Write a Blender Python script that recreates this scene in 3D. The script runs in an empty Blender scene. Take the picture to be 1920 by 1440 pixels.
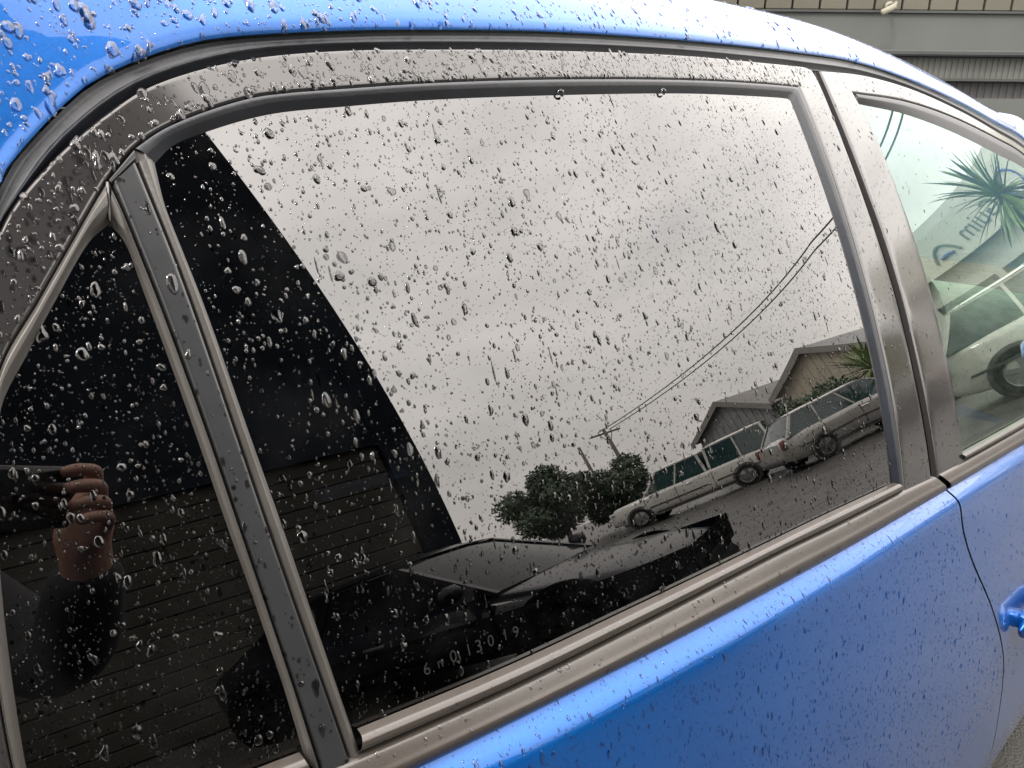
import bpy, math, random
import numpy as np
from mathutils import Vector, Matrix
R = math.radians
random.seed(7); rng = np.random.default_rng(11)
scene = bpy.context.scene
COL = scene.collection

# ------------------------------------------------------------------ camera
AZ, PITCH, ROLL = 0.8243681, 0.3034370, -0.0096668       # heading from the car's long axis, downward tilt, roll
CAM = Vector((0.0, -1.08, 1.2963))
fw = Vector((math.cos(AZ)*math.cos(PITCH), math.sin(AZ)*math.cos(PITCH), -math.sin(PITCH)))
rt0 = Vector((math.sin(AZ), -math.cos(AZ), 0)); dn0 = fw.cross(rt0)
rt = rt0*math.cos(ROLL)+dn0*math.sin(ROLL); dn = -rt0*math.sin(ROLL)+dn0*math.cos(ROLL)
cd = bpy.data.cameras.new('camera'); cam = bpy.data.objects.new('camera', cd); COL.objects.link(cam)
cd.sensor_width = 36; cd.lens = 36*1333/1920; cd.clip_start = 0.01; cd.clip_end = 500
M = Matrix(((rt.x, -dn.x, -fw.x), (rt.y, -dn.y, -fw.y), (rt.z, -dn.z, -fw.z)))
cam.matrix_world = Matrix.Translation(CAM) @ M.to_4x4()
scene.camera = cam

# ------------------------------------------------------------------ sky, sun, exposure
SUN_AZ, SUN_EL = R(-165), R(50)                           # a weak bright patch in the cloud behind the car
world = bpy.data.worlds.new('World'); scene.world = world; world.use_nodes = True
wt = world.node_tree; wt.nodes.clear()
def wn(t, **k):
    n = wt.nodes.new(t)
    for a, b in k.items(): setattr(n, a, b)
    return n
sky = wn('ShaderNodeTexSky', sky_type='NISHITA', sun_disc=False)
sky.sun_elevation = SUN_EL; sky.sun_rotation = R(90)-SUN_AZ; sky.air_density = 2; sky.dust_density = 4
tc = wn('ShaderNodeTexCoord')
mp = wn('ShaderNodeMapping'); mp.inputs['Scale'].default_value = (1, 1, 2.2)
n1 = wn('ShaderNodeTexNoise'); n1.inputs['Scale'].default_value = 2.6; n1.inputs['Detail'].default_value = 6; n1.inputs['Roughness'].default_value = .55
cr = wn('ShaderNodeValToRGB')
cr.color_ramp.elements[0].position = .25; cr.color_ramp.elements[0].color = (7.6, 7.15, 6.8, 1)
cr.color_ramp.elements[1].position = .77; cr.color_ramp.elements[1].color = (11.6, 10.85, 10.2, 1)
mx = wn('ShaderNodeMixRGB'); mx.inputs['Fac'].default_value = .93
bg = wn('ShaderNodeBackground'); bg.inputs['Strength'].default_value = .15
out = wn('ShaderNodeOutputWorld')
L = wt.links.new
L(tc.outputs['Generated'], mp.inputs['Vector']); L(mp.outputs['Vector'], n1.inputs['Vector']); L(n1.outputs['Fac'], cr.inputs['Fac'])
sx = wn('ShaderNodeSeparateXYZ'); L(tc.outputs['Generated'], sx.inputs['Vector'])
mg = wn('ShaderNodeMapRange'); mg.inputs['From Min'].default_value = 0; mg.inputs['From Max'].default_value = 1; mg.inputs['To Min'].default_value = .62; mg.inputs['To Max'].default_value = 1.45   # overcast: the zenith is the brightest
L(sx.outputs['Z'], mg.inputs['Value'])
vs = wn('ShaderNodeVectorMath', operation='SCALE'); L(cr.outputs['Color'], vs.inputs[0]); L(mg.outputs['Result'], vs.inputs['Scale'])
L(sky.outputs['Color'], mx.inputs['Color1']); L(vs.outputs['Vector'], mx.inputs['Color2']); L(mx.outputs['Color'], bg.inputs['Color']); L(bg.outputs['Background'], out.inputs['Surface'])
sd = bpy.data.lights.new('sun', 'SUN'); sd.energy = .6; sd.angle = R(10); sd.color = (1, .96, .9)
so = bpy.data.objects.new('sun', sd); COL.objects.link(so); so.location = (0, 0, 20)
so.rotation_euler = Vector((-math.cos(SUN_AZ)*math.cos(SUN_EL), -math.sin(SUN_AZ)*math.cos(SUN_EL), -math.sin(SUN_EL))).to_track_quat('-Z', 'Y').to_euler()
scene.view_settings.view_transform = 'Standard'; scene.view_settings.look = 'None'
scene.view_settings.gamma = 1; scene.view_settings.exposure = 1.6; scene.view_settings.use_curve_mapping = False
scene.render.engine = 'CYCLES'
scene.cycles.max_bounces = 12; scene.cycles.transparent_max_bounces = 16; scene.cycles.transmission_bounces = 10
scene.cycles.glossy_bounces = 6; scene.cycles.diffuse_bounces = 3
scene.cycles.use_denoising = True; scene.cycles.sample_clamp_indirect = 6

# ------------------------------------------------------------------ helpers
def tag(o, label=None, cat=None, group=None, kind=None):
    if label: o['label'] = label
    if cat: o['category'] = cat
    if group: o['group'] = group
    if kind: o['kind'] = kind
    return o
def empty(name, loc=(0, 0, 0), rz=0, **k):
    o = bpy.data.objects.new(name, None); COL.objects.link(o); o.location = loc; o.rotation_euler = (0, 0, rz)
    o.empty_display_size = .1
    return tag(o, **k)
def mesh_obj(name, v, f, mat=None, parent=None, smooth=False, **k):
    me = bpy.data.meshes.new(name); me.from_pydata([tuple(map(float, p)) for p in v], [], [tuple(map(int, q)) for q in f]); me.update()
    if smooth: me.polygons.foreach_set('use_smooth', [True]*len(me.polygons))
    if mat: me.materials.append(mat)
    o = bpy.data.objects.new(name, me); COL.objects.link(o)
    if parent: o.parent = parent
    return tag(o, **k)
class MB:
    """collects shapes, then links them as one mesh object"""
    def __init__(s): s.v = []; s.f = []
    def add(s, v, f):
        b = len(s.v); s.v += [tuple(p) for p in v]; s.f += [tuple(i+b for i in q) for q in f]; return s
    def grid(s, g, flip=False, wrap=False):
        n, m = len(g), len(g[0]); b = len(s.v)
        for row in g: s.v += [tuple(map(float, p)) for p in row]
        for i in range(n-1):
            for j in range(m-1 if not wrap else m):
                k = (j+1) % m
                q = (b+i*m+j, b+(i+1)*m+j, b+(i+1)*m+k, b+i*m+k)
                s.f.append(q[::-1] if flip else q)
        return s
    def box(s, c, d, rz=0, bev=0):
        x, y, z = (a/2 for a in d); ca, sa = math.cos(rz), math.sin(rz); e = min(bev, x*.9, y*.9, z*.9)
        if e <= 0:
            P = [(i*x, j*y, k*z) for i in (-1, 1) for j in (-1, 1) for k in (-1, 1)]
            F = [(0, 1, 3, 2), (4, 6, 7, 5), (0, 4, 5, 1), (2, 3, 7, 6), (0, 2, 6, 4), (1, 5, 7, 3)]
        else:                                              # rounded upright edges and chamfered rims
            ring = []
            for sx, sy, a0 in ((1, 1, 0), (-1, 1, 90), (-1, -1, 180), (1, -1, 270)):
                for t in (0, 45, 90): ring.append((sx*(x-e)+e*math.cos(R(a0+t)), sy*(y-e)+e*math.sin(R(a0+t))))
            P = []
            for zz, sh in ((-z, e*.6), (-z+e, 0), (z-e, 0), (z, e*.6)):
                for px, py in ring: P.append((px*(1-sh/x), py*(1-sh/y), zz))
            F = [tuple(range(11, -1, -1)), tuple(range(36, 48))]
            for r in range(3):
                for i in range(12): F.append((r*12+i, r*12+(i+1) % 12, r*12+12+(i+1) % 12, r*12+12+i))
        P = [(c[0]+p[0]*ca-p[1]*sa, c[1]+p[0]*sa+p[1]*ca, c[2]+p[2]) for p in P]
        return s.add(P, F)
    def tube(s, pts, rad, n=8, cap=True):
        pts = [Vector(p) for p in pts]; rads = rad if hasattr(rad, '__len__') else [rad]*len(pts); g = []
        up = Vector((0, 0, 1))
        for i, p in enumerate(pts):
            t = (pts[min(i+1, len(pts)-1)]-pts[max(i-1, 0)]).normalized()
            a = t.cross(up)
            if a.length < .05: a = t.cross(Vector((1, 0, 0)))
            a.normalize(); b2 = t.cross(a)
            g.append([p+(a*math.cos(2*math.pi*k/n)+b2*math.sin(2*math.pi*k/n))*rads[i] for k in range(n)])
        b = len(s.v); s.grid(g, wrap=True)
        if cap: s.f.append(tuple(b+k for k in range(n))); s.f.append(tuple(b+(len(pts)-1)*n+k for k in range(n-1, -1, -1)))
        return s
    def lathe(s, prof, c, axis='y', n=28):
        g = []
        for a in range(n):
            t = 2*math.pi*a/n
            row = []
            for r, h in prof:
                p = (r*math.cos(t), h, r*math.sin(t)) if axis == 'y' else (r*math.cos(t), r*math.sin(t), h)
                row.append((c[0]+p[0], c[1]+p[1], c[2]+p[2]))
            g.append(row)
        g.append(g[0]); return s.grid(g)
    def build(s, name, mat=None, parent=None, smooth=False, **k): return mesh_obj(name, s.v, s.f, mat, parent, smooth, **k)
def face_out(o):
    """turn a near-side skin so that its faces look away from the car"""
    me = o.data; n = np.zeros(len(me.polygons)*3); me.polygons.foreach_get('normal', n)
    if n.reshape(-1, 3)[:, 1].sum() > 0: me.flip_normals()
    return o
def copy_tree(o, parent=None):
    c = o.copy(); COL.objects.link(c)
    if parent: c.parent = parent
    for ch in list(o.children): copy_tree(ch, c)
    return c
def smoothed(o, angle=35):
    me = o.data; me.polygons.foreach_set('use_smooth', [True]*len(me.polygons))
    try: me.set_sharp_from_angle(angle=R(angle))
    except Exception: pass
    return o
def spline(pts, n):
    """arc-length resampled Catmull-Rom through 2-D or 3-D points"""
    P = np.array(pts, float)
    if len(P) == 2: return P[0]+(P[1]-P[0])*np.linspace(0, 1, n)[:, None]
    E = np.vstack([2*P[0]-P[1], P, 2*P[-1]-P[-2]]); out = []
    for i in range(1, len(E)-2):
        p0, p1, p2, p3 = E[i-1:i+3]
        t0 = 0; t1 = np.linalg.norm(p1-p0)**.5+1e-9; t2 = t1+np.linalg.norm(p2-p1)**.5+1e-9; t3 = t2+np.linalg.norm(p3-p2)**.5+1e-9
        for t in np.linspace(t1, t2, 14, endpoint=False):
            A1 = (t1-t)/(t1-t0)*p0+(t-t0)/(t1-t0)*p1; A2 = (t2-t)/(t2-t1)*p1+(t-t1)/(t2-t1)*p2; A3 = (t3-t)/(t3-t2)*p2+(t-t2)/(t3-t2)*p3
            B1 = (t2-t)/(t2-t0)*A1+(t-t0)/(t2-t0)*A2; B2 = (t3-t)/(t3-t1)*A2+(t-t1)/(t3-t1)*A3
            out.append((t2-t)/(t2-t1)*B1+(t-t1)/(t2-t1)*B2)
    out.append(P[-1]); Q = np.array(out)
    s = np.r_[0, np.cumsum(np.linalg.norm(np.diff(Q, axis=0), axis=1))]; u = np.linspace(0, s[-1], n)
    return np.stack([np.interp(u, s, Q[:, k]) for k in range(Q.shape[1])], 1)

# ------------------------------------------------------------------ materials
def mat(name): 
    m = bpy.data.materials.new(name); m.use_nodes = True; return m
def nd(m, t, **k):
    n = m.node_tree.nodes.new(t)
    for a, b in k.items():
        if a in n.inputs: n.inputs[a].default_value = b
        else: setattr(n, a, b)
    return n
def pbr(name, base, rough=.5, metal=0, ior=1.5, coat=0, coat_ior=1.5, coat_rough=.03, var=.12, scale=8, bump=0, bscale=60, rvar=0, detail=4):
    """principled material whose colour (and roughness, relief) varies with noise"""
    m = mat(name); nt = m.node_tree; b = nt.nodes['Principled BSDF']; ln = nt.links.new
    b.inputs['Metallic'].default_value = metal; b.inputs['IOR'].default_value = ior; b.inputs['Roughness'].default_value = rough
    b.inputs['Coat Weight'].default_value = coat; b.inputs['Coat IOR'].default_value = coat_ior; b.inputs['Coat Roughness'].default_value = coat_rough
    t = nd(m, 'ShaderNodeTexCoord'); n = nd(m, 'ShaderNodeTexNoise', Scale=scale, Detail=detail); ln(t.outputs['Object'], n.inputs['Vector'])
    r = nd(m, 'ShaderNodeValToRGB'); e = r.color_ramp.elements
    e[0].position = .3; e[0].color = (*[c*(1-var) for c in base], 1); e[1].position = .7; e[1].color = (*[min(1, c*(1+var)) for c in base], 1)
    ln(n.outputs['Fac'], r.inputs['Fac']); ln(r.outputs['Color'], b.inputs['Base Color'])
    if rvar:
        mr = nd(m, 'ShaderNodeMapRange'); mr.inputs['To Min'].default_value = max(0, rough-rvar); mr.inputs['To Max'].default_value = rough+rvar
        n3 = nd(m, 'ShaderNodeTexNoise', Scale=scale*3, Detail=6); ln(t.outputs['Object'], n3.inputs['Vector']); ln(n3.outputs['Fac'], mr.inputs['Value']); ln(mr.outputs['Result'], b.inputs['Roughness'])
    if bump:
        n2 = nd(m, 'ShaderNodeTexNoise', Scale=bscale, Detail=6); bp = nd(m, 'ShaderNodeBump', Strength=bump, Distance=.01)
        ln(t.outputs['Object'], n2.inputs['Vector']); ln(n2.outputs['Fac'], bp.inputs['Height']); ln(bp.outputs['Normal'], b.inputs['Normal'])
    return m
def blue_paint():
    m = pbr('blue_metallic_paint', (.0002, .108, .43), rough=.32, metal=.5, coat=1, coat_ior=1.38, coat_rough=.015, var=.08, scale=3)
    nt = m.node_tree; ln = nt.links.new; b = nt.nodes['Principled BSDF']
    t = [n for n in nt.nodes if n.type == 'TEX_COORD'][0]; r = [n for n in nt.nodes if n.type == 'VALTORGB'][0]
    v = nd(m, 'ShaderNodeTexVoronoi', Scale=900.0); ln(t.outputs['Object'], v.inputs['Vector'])
    mr = nd(m, 'ShaderNodeMapRange'); mr.inputs['To Min'].default_value = .93; mr.inputs['To Max'].default_value = 1.09
    sep = nd(m, 'ShaderNodeSeparateColor'); ln(v.outputs['Color'], sep.inputs['Color']); ln(sep.outputs['Red'], mr.inputs['Value'])
    mu = nd(m, 'ShaderNodeVectorMath', operation='SCALE'); ln(r.outputs['Color'], mu.inputs[0]); ln(mr.outputs['Result'], mu.inputs['Scale']); ln(mu.outputs['Vector'], b.inputs['Base Color'])
    return m
def glass(name, tint, ior, rough=0.0, smear=.0, gloss=(1, 1, 1)):
    m = mat(name); nt = m.node_tree; ln = nt.links.new
    nt.nodes.remove(nt.nodes['Principled BSDF']); o = [n for n in nt.nodes if n.type == 'OUTPUT_MATERIAL'][0]
    fr = nd(m, 'ShaderNodeFresnel', IOR=ior); gl = nd(m, 'ShaderNodeBsdfGlossy', Roughness=rough); gl.inputs['Color'].default_value = (*gloss, 1); tr = nd(m, 'ShaderNodeBsdfTransparent'); tr.inputs['Color'].default_value = (*tint, 1)
    mx = nd(m, 'ShaderNodeMixShader'); ln(fr.outputs['Fac'], mx.inputs['Fac']); ln(tr.outputs['BSDF'], mx.inputs[1]); ln(gl.outputs['BSDF'], mx.inputs[2])
    last = mx
    if smear:                                              # thin dried road film on the pane
        t = nd(m, 'ShaderNodeTexCoord'); n = nd(m, 'ShaderNodeTexNoise', Scale=22.0, Detail=8.0); ln(t.outputs['Object'], n.inputs['Vector'])
        mr = nd(m, 'ShaderNodeMapRange'); mr.inputs['From Min'].default_value = .45; mr.inputs['From Max'].default_value = .8; mr.inputs['To Max'].default_value = smear; ln(n.outputs['Fac'], mr.inputs['Value'])
        df = nd(m, 'ShaderNodeBsdfDiffuse'); df.inputs['Color'].default_value = (.35, .36, .36, 1)
        m2 = nd(m, 'ShaderNodeMixShader'); ln(mr.outputs['Result'], m2.inputs['Fac']); ln(mx.outputs['Shader'], m2.inputs[1]); ln(df.outputs['BSDF'], m2.inputs[2]); last = m2
    ln(last.outputs['Shader'], o.inputs['Surface']); return m
MT = {}
MT['blue'] = blue_paint()
MT['gloss_black'] = pbr('gloss_black_trim', (.034, .032, .032), rough=.12, ior=1.75, var=.08, scale=14, rvar=.02)
MT['bar'] = pbr('satin_black_bar', (.03, .032, .035), rough=.3, ior=1.7, var=.08, scale=30, rvar=.05)
MT['rubber'] = pbr('black_rubber', (.015, .019, .027), rough=.42, ior=1.6, var=.3, scale=50, bump=.04, bscale=300)
MT['seal'] = pbr('grey_weathered_rubber', (.075, .07, .064), rough=.36, ior=1.7, var=.12, scale=30, bump=.03, bscale=400, rvar=.05)
MT['belt'] = pbr('satin_belt_trim', (.062, .053, .046), rough=.3, ior=1.7, var=.10, scale=22, bump=.015, bscale=500, rvar=.04)
MT['jamb'] = pbr('black_door_jamb', (.008, .008, .009), rough=.7, var=.2)
MT['tint'] = glass('privacy_tinted_glass', (.006, .010, .022), 2.1, smear=.016)
MT['clear'] = glass('green_clear_glass', (.74, .90, .79), 1.75, smear=.05, gloss=(.84, .97, .88))
MT['water'] = mat('water'); b = MT['water'].node_tree.nodes['Principled BSDF']
b.inputs['Base Color'].default_value = (1, 1, 1, 1); b.inputs['Transmission Weight'].default_value = 1; b.inputs['IOR'].default_value = 1.62; b.inputs['Roughness'].default_value = 0
MT['etch'] = pbr('etched_glass', (.007, .0075, .008), rough=.7, var=.95, scale=260)
MT['interior'] = pbr('grey_interior', (.16, .165, .16), rough=.8, var=.3, scale=30, bump=.2, bscale=200)
MT['headliner'] = pbr('grey_headliner', (.34, .34, .32), rough=.9, var=.1, scale=40)
MT['asphalt'] = pbr('wet_asphalt', (.05, .048, .045), rough=.36, ior=1.33, var=.35, scale=1.3, bump=.4, bscale=180, rvar=.25, detail=8)
MT['tyre'] = pbr('tyre_rubber', (.012, .012, .012), rough=.7, ior=1.2, var=.2)
MT['dark_rim'] = pbr('dark_alloy', (.006, .006, .006), ior=1.1, rough=.6, var=.1)
MT['contact'] = glass('wetted_glass', (.004, .005, .008), 1.5)
MT['contact_trim'] = pbr('wetted_trim', (.020, .019, .020), rough=.2, ior=1.4, var=.05)
MT['rim'] = pbr('alloy', (.22, .22, .22), rough=.3, metal=.9, var=.1)
MT['white'] = pbr('white_car_paint', (.42, .41, .385), rough=.3, coat=1, var=.05, scale=2)
MT['silver'] = pbr('silver_car_paint', (.26, .252, .235), rough=.3, metal=.3, coat=1, var=.06, scale=2)
MT['navy'] = pbr('black_car_paint', (.003, .0035, .006), rough=.3, coat=.25, ior=1.2, var=.1, scale=2)
MT['carglass'] = pbr('car_window', (.018, .04, .04), rough=.05, ior=1.6, var=.3, scale=3)
MT['carglass_dark'] = pbr('dark_car_window', (.006, .0065, .007), rough=.08, ior=1.22, var=.3, scale=3)
MT['navy_trim'] = pbr('matt_black_trim', (.0025, .0026, .003), rough=.6, ior=1.08, var=.2)
MT['plastic'] = pbr('black_plastic', (.03, .03, .03), rough=.5, var=.2)
MT['lamp'] = pbr('lamp_lens', (.6, .6, .6), rough=.1, var=.1)
MT['red'] = pbr('red_lens', (.10, .012, .012), rough=.15, var=.1)
MT['chrome'] = pbr('chrome', (.7, .7, .7), rough=.12, metal=1, var=.05)
MT['dark_wall'] = pbr('charcoal_cladding', (.009, .011, .0145), rough=.75, ior=1.05, var=.3, scale=1.2)
MT['shutter'] = pbr('olive_shutter', (.036, .035, .030), rough=.6, ior=1.1, var=.2, scale=2)
MT['grey_wall'] = pbr('grey_painted_wall', (.088, .095, .091), rough=.8, var=.1, scale=.8, bump=.1, bscale=40)
MT['grey_dark'] = pbr('grey_flashing', (.040, .045, .045), rough=.6, var=.15, scale=2)
MT['grey_rib'] = pbr('ribbed_steel', (.094, .10, .092), rough=.6, var=.12, scale=1.5)
MT['grey_low'] = pbr('shutter_grey', (.056, .056, .058), rough=.6, var=.2, scale=1.5)
MT['pane_cream'] = pbr('cream_panel', (.085, .08, .06), rough=.5, var=.15, scale=.8)
MT['white_plastic'] = pbr('cream_plastic', (.22, .21, .165), rough=.5, var=.1)
MT['roofing'] = pbr('grey_roofing', (.19, .195, .20), rough=.6, var=.15, scale=.5)
MT['fasc'] = pbr('grey_barge', (.17, .163, .155), rough=.6, var=.15, scale=.6)
MT['beige'] = pbr('beige_render', (.33, .30, .235), rough=.85, var=.1, scale=.5)
MT['offwhite'] = pbr('off_white_render', (.5, .5, .47), rough=.8, var=.06, scale=.6)
MT['sign'] = pbr('sign_face', (.52, .52, .47), rough=.5, var=.05)
MT['ink'] = pbr('sign_grey', (.10, .12, .12), rough=.5, var=.1)
MT['ink_blue'] = pbr('sign_blue', (.05, .08, .30), rough=.5, var=.1)
MT['wood'] = pbr('weathered_pole', (.13, .115, .10), rough=.85, var=.35, scale=9, bump=.3)
MT['wire'] = pbr('wire', (.03, .03, .03), rough=.6)
MT['bark'] = pbr('bark', (.09, .07, .05), rough=.9, var=.4, scale=14, bump=.5)
MT['leaf'] = pbr('dark_leaf', (.030, .058, .026), rough=.55, var=.6, scale=3)
MT['leaf2'] = pbr('palm_leaf', (.12, .18, .05), rough=.45, var=.4, scale=5)
MT['skin'] = pbr('skin', (.29, .15, .10), rough=.5, var=.1, scale=40, bump=.05, bscale=300)
MT['jacket'] = pbr('black_jacket', (.008, .008, .01), rough=.85, var=.3, scale=30)
MT['jeans'] = pbr('dark_jeans', (.015, .02, .04), rough=.9, var=.3, scale=60)
MT['hair'] = pbr('dark_hair', (.02, .013, .01), rough=.6, var=.4, scale=90)
MT['phone'] = pbr('phone_back', (.015, .015, .018), rough=.12, var=.1)

# ------------------------------------------------------------------ the blue car's side as one analytic skin
SC = .56
def S_y(x, z):
    X = np.asarray(x, float)/SC; Z = (np.asarray(z, float)-1.04)/SC; u = X-1.39978
    return -.8+SC*(math.tan(.3287826)*Z+.2265727*Z*Z+np.where(u < 0, u*u/24.1734, u*u/120)+.0384356*(X-.9)*Z)
def S_grad(x, z, e=1e-4):
    return (S_y(x+e, z)-S_y(x-e, z))/(2*e), (S_y(x, z+e)-S_y(x, z-e))/(2*e)
def S(x, z, off=0.):
    """point of the glasshouse skin at station x, height z, off metres outside it"""
    gx, gz = S_grad(x, z); n = np.stack([gx, -np.ones_like(gx), gz], -1); n /= np.linalg.norm(n, axis=-1, keepdims=True)
    return np.stack([np.asarray(x, float), S_y(x, z), np.asarray(z, float)], -1)+n*np.asarray(off)[..., None]
def zt(x): return .9645-.0655*x-.0085*x*x                 # underside of the belt moulding
def D_y(x, z):                                            # door skin below the belt
    d = np.maximum(zt(x)-z, 0)
    return S_y(x, zt(x))+.004-(.0155*(1-np.exp(-(d/.0085)**1.5))+.066*np.tanh(d/.36))+.02*np.clip((d-.5)/.2, 0, 1)**2
def ribbon(mb, a, b, n, prof, m=None, flip=False):
    """strip on the skin between side-view lines a and b; prof = [(v, offset)]"""
    A, B = spline(a, n), spline(b, n)
    pv = np.array([p[0] for p in prof]); po = np.array([p[1] for p in prof])
    m = m or 14; vs = np.unique(np.r_[pv, np.linspace(0, 1, m)])
    of = np.interp(vs, pv, po)
    if len(pv) > 3:                                       # round the profile a little
        vv = np.linspace(0, 1, 161); oo = np.interp(vv, pv, po); k = np.ones(13)/13
        oo = np.convolve(np.pad(oo, 6, mode='edge'), k, 'valid'); oo[0] = po[0]; oo[-1] = po[-1]; of = np.interp(vs, vv, oo)
    g = A[:, None]*(1-vs)[None, :, None]+B[:, None]*vs[None, :, None]
    P = S(g[..., 0], g[..., 1], np.broadcast_to(of, g.shape[:2]))
    mb.grid(P, flip); return P

frame_out = [(-.012, .98), (-.004, 1.06), (.014, 1.14), (.034, 1.215), (.0536, 1.2662), (.0827, 1.2973), (.1081, 1.3168), (.1327, 1.3326), (.1639, 1.3452), (.2026, 1.3558), (.2609, 1.3657), (.3303, 1.3735), (.4638, 1.3862), (.6566, 1.4014), (.7909, 1.4088), (.9142, 1.4153), (.9545, 1.4168), (.970, 1.4145)]
gapL = [(.970, 1.4145), (.9735, 1.405), (.9635, 1.3331), (.956, 1.2597), (.9545, 1.2207), (.9515, 1.134), (.948, 1.0739), (.9475, 1.0065), (.9479, .9180)]
gapR = [(.9890, 1.4160), (.9772, 1.3362), (.9690, 1.2613), (.9680, 1.2219), (.9645, 1.1342), (.9605, 1.0729), (.9604, 1.0048), (.9612, .9165)]
lip_rear = [(.006, 1.0), (.010, 1.08), (.0225, 1.16), (.0393, 1.2051), (.0613, 1.2333), (.082, 1.2594), (.1017, 1.2842)]
lip_top = [(.1051, 1.288), (.1194, 1.3013), (.135, 1.3108), (.1561, 1.32), (.1891, 1.3307), (.2086, 1.3345), (.2549, 1.3406), (.3192, 1.3485), (.4495, 1.3611), (.6554, 1.3763), (.8049, 1.3842), (.8979, 1.3876)]
sealB = [(.8979, 1.3876), (.8962, 1.3667), (.8917, 1.3322), (.8850, 1.2746), (.8780, 1.2183), (.8710, 1.1448), (.8675, 1.0958), (.8635, 1.0265), (.8598, .9737), (.8545, .932)]
glass_top = [(.1294, 1.2966), (.1408, 1.3056), (.1609, 1.3135), (.2003, 1.3247), (.2554, 1.3324), (.3199, 1.34), (.4505, 1.3515), (.6377, 1.3652), (.7669, 1.3714), (.8592, 1.3746), (.869, 1.3742), (.8755, 1.3700)]
glass_R = [(.8755, 1.3700), (.8702, 1.3316), (.8620, 1.2497), (.8575, 1.1982), (.8535, 1.1497), (.8483, 1.0721), (.8455, 1.0213), (.8432, .9733), (.8420, .936)]
glass_L = [(.1290, 1.2966), (.1280, 1.2749), (.1305, 1.249), (.1330, 1.2273), (.1385, 1.1586), (.1428, 1.1129), (.1475, 1.0637), (.1523, 1.0174), (.1570, .9775)]
bar_R = [(.1190, 1.2945), (.1215, 1.2726), (.1237, 1.2527), (.1260, 1.227), (.1306, 1.1617), (.1347, 1.1102), (.1399, 1.0578), (.1437, 1.0242), (.1494, .9760)]
bar_L = [(.1045, 1.2834), (.1052, 1.2765), (.1074, 1.2576), (.1107, 1.2285), (.1167, 1.1644), (.1204, 1.1179), (.1238, 1.0776), (.1281, 1.031), (.1329, .9780)]
q_R = [(.0992, 1.2665), (.1036, 1.2590), (.1063, 1.2332), (.1124, 1.1636), (.1164, 1.113), (.1197, 1.0809), (.1224, 1.0521), (.1246, 1.0291), (.1276, .9840)]
q_L = [(.010, .985), (.0125, 1.05), (.020, 1.12), (.0295, 1.17), (.037, 1.1915), (.049, 1.2082), (.0668, 1.2319), (.0891, 1.2593), (.0992, 1.2665)]
blue_edge = [(-.028, .93), (-.02, 1.0), (-.012, 1.08), (.004, 1.16), (.03, 1.235), (.0578, 1.2834), (.0622, 1.2906), (.0875, 1.3159), (.1075, 1.3325), (.1269, 1.3432), (.1514, 1.3538), (.1792, 1.3628), (.2655, 1.3773), (.3362, 1.3864), (.4726, 1.401), (.6689, 1.4164), (.9349, 1.4331), (1.1557, 1.4423), (1.3977, 1.435), (1.672, 1.4125), (1.899, 1.3845), (2.0996, 1.3589), (2.3, 1.283), (2.5, 1.18), (2.65, 1.07), (2.75, .97), (2.80, .90)]
fframe_top = [(.9890, 1.4160), (1.10, 1.4228), (1.1845, 1.4247), (1.3698, 1.4196), (1.6333, 1.3953), (1.8474, 1.365), (2.0306, 1.3359), (2.25, 1.262), (2.45, 1.16), (2.60, 1.05), (2.70, .95), (2.735, .88)]
fframe_bot = [(1.0785, 1.3931), (1.2944, 1.3958), (1.5284, 1.3833), (1.8122, 1.351), (1.9926, 1.3226), (2.2, 1.245), (2.40, 1.145), (2.55, 1.035), (2.65, .935), (2.685, .85)]
fglass_top = [(1.0962, 1.3823), (1.2849, 1.3775), (1.5044, 1.3583), (1.7739, 1.3218), (1.955, 1.295), (2.17, 1.225), (2.37, 1.125), (2.52, 1.015), (2.62, .915), (2.655, .84)]
fglass_L = [(1.0955, 1.3840), (1.0880, 1.3385), (1.0805, 1.2523), (1.0775, 1.191), (1.0740, 1.1206), (1.0725, 1.0689), (1.0711, .9975), (1.0698, .9100)]
belt1_top = [(.1583, .989), (.2635, .9815), (.3855, .9762), (.5588, .9672), (.6785, .9592), (.8401, .9448)]
belt1_bot = [(.1539, .9779), (.2608, .9702), (.3828, .9650), (.5759, .9558), (.6747, .9475), (.8499, .933)]
rear_gap = [(.9979, .8900), (1.0005, .8836), (1.003, .8754), (1.0158, .8321), (1.049, .7817), (1.1531, .6648), (1.2303, .5649), (1.2618, .5051), (1.2816, .396), (1.285, .30), (1.27, .24)]

car = empty('parked_car', (0, 0, 0), label='wet blue hatchback with black window trim filling the picture, beaded with rain', cat='car')
GR = {}                                                   # grids kept for the rain
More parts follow.
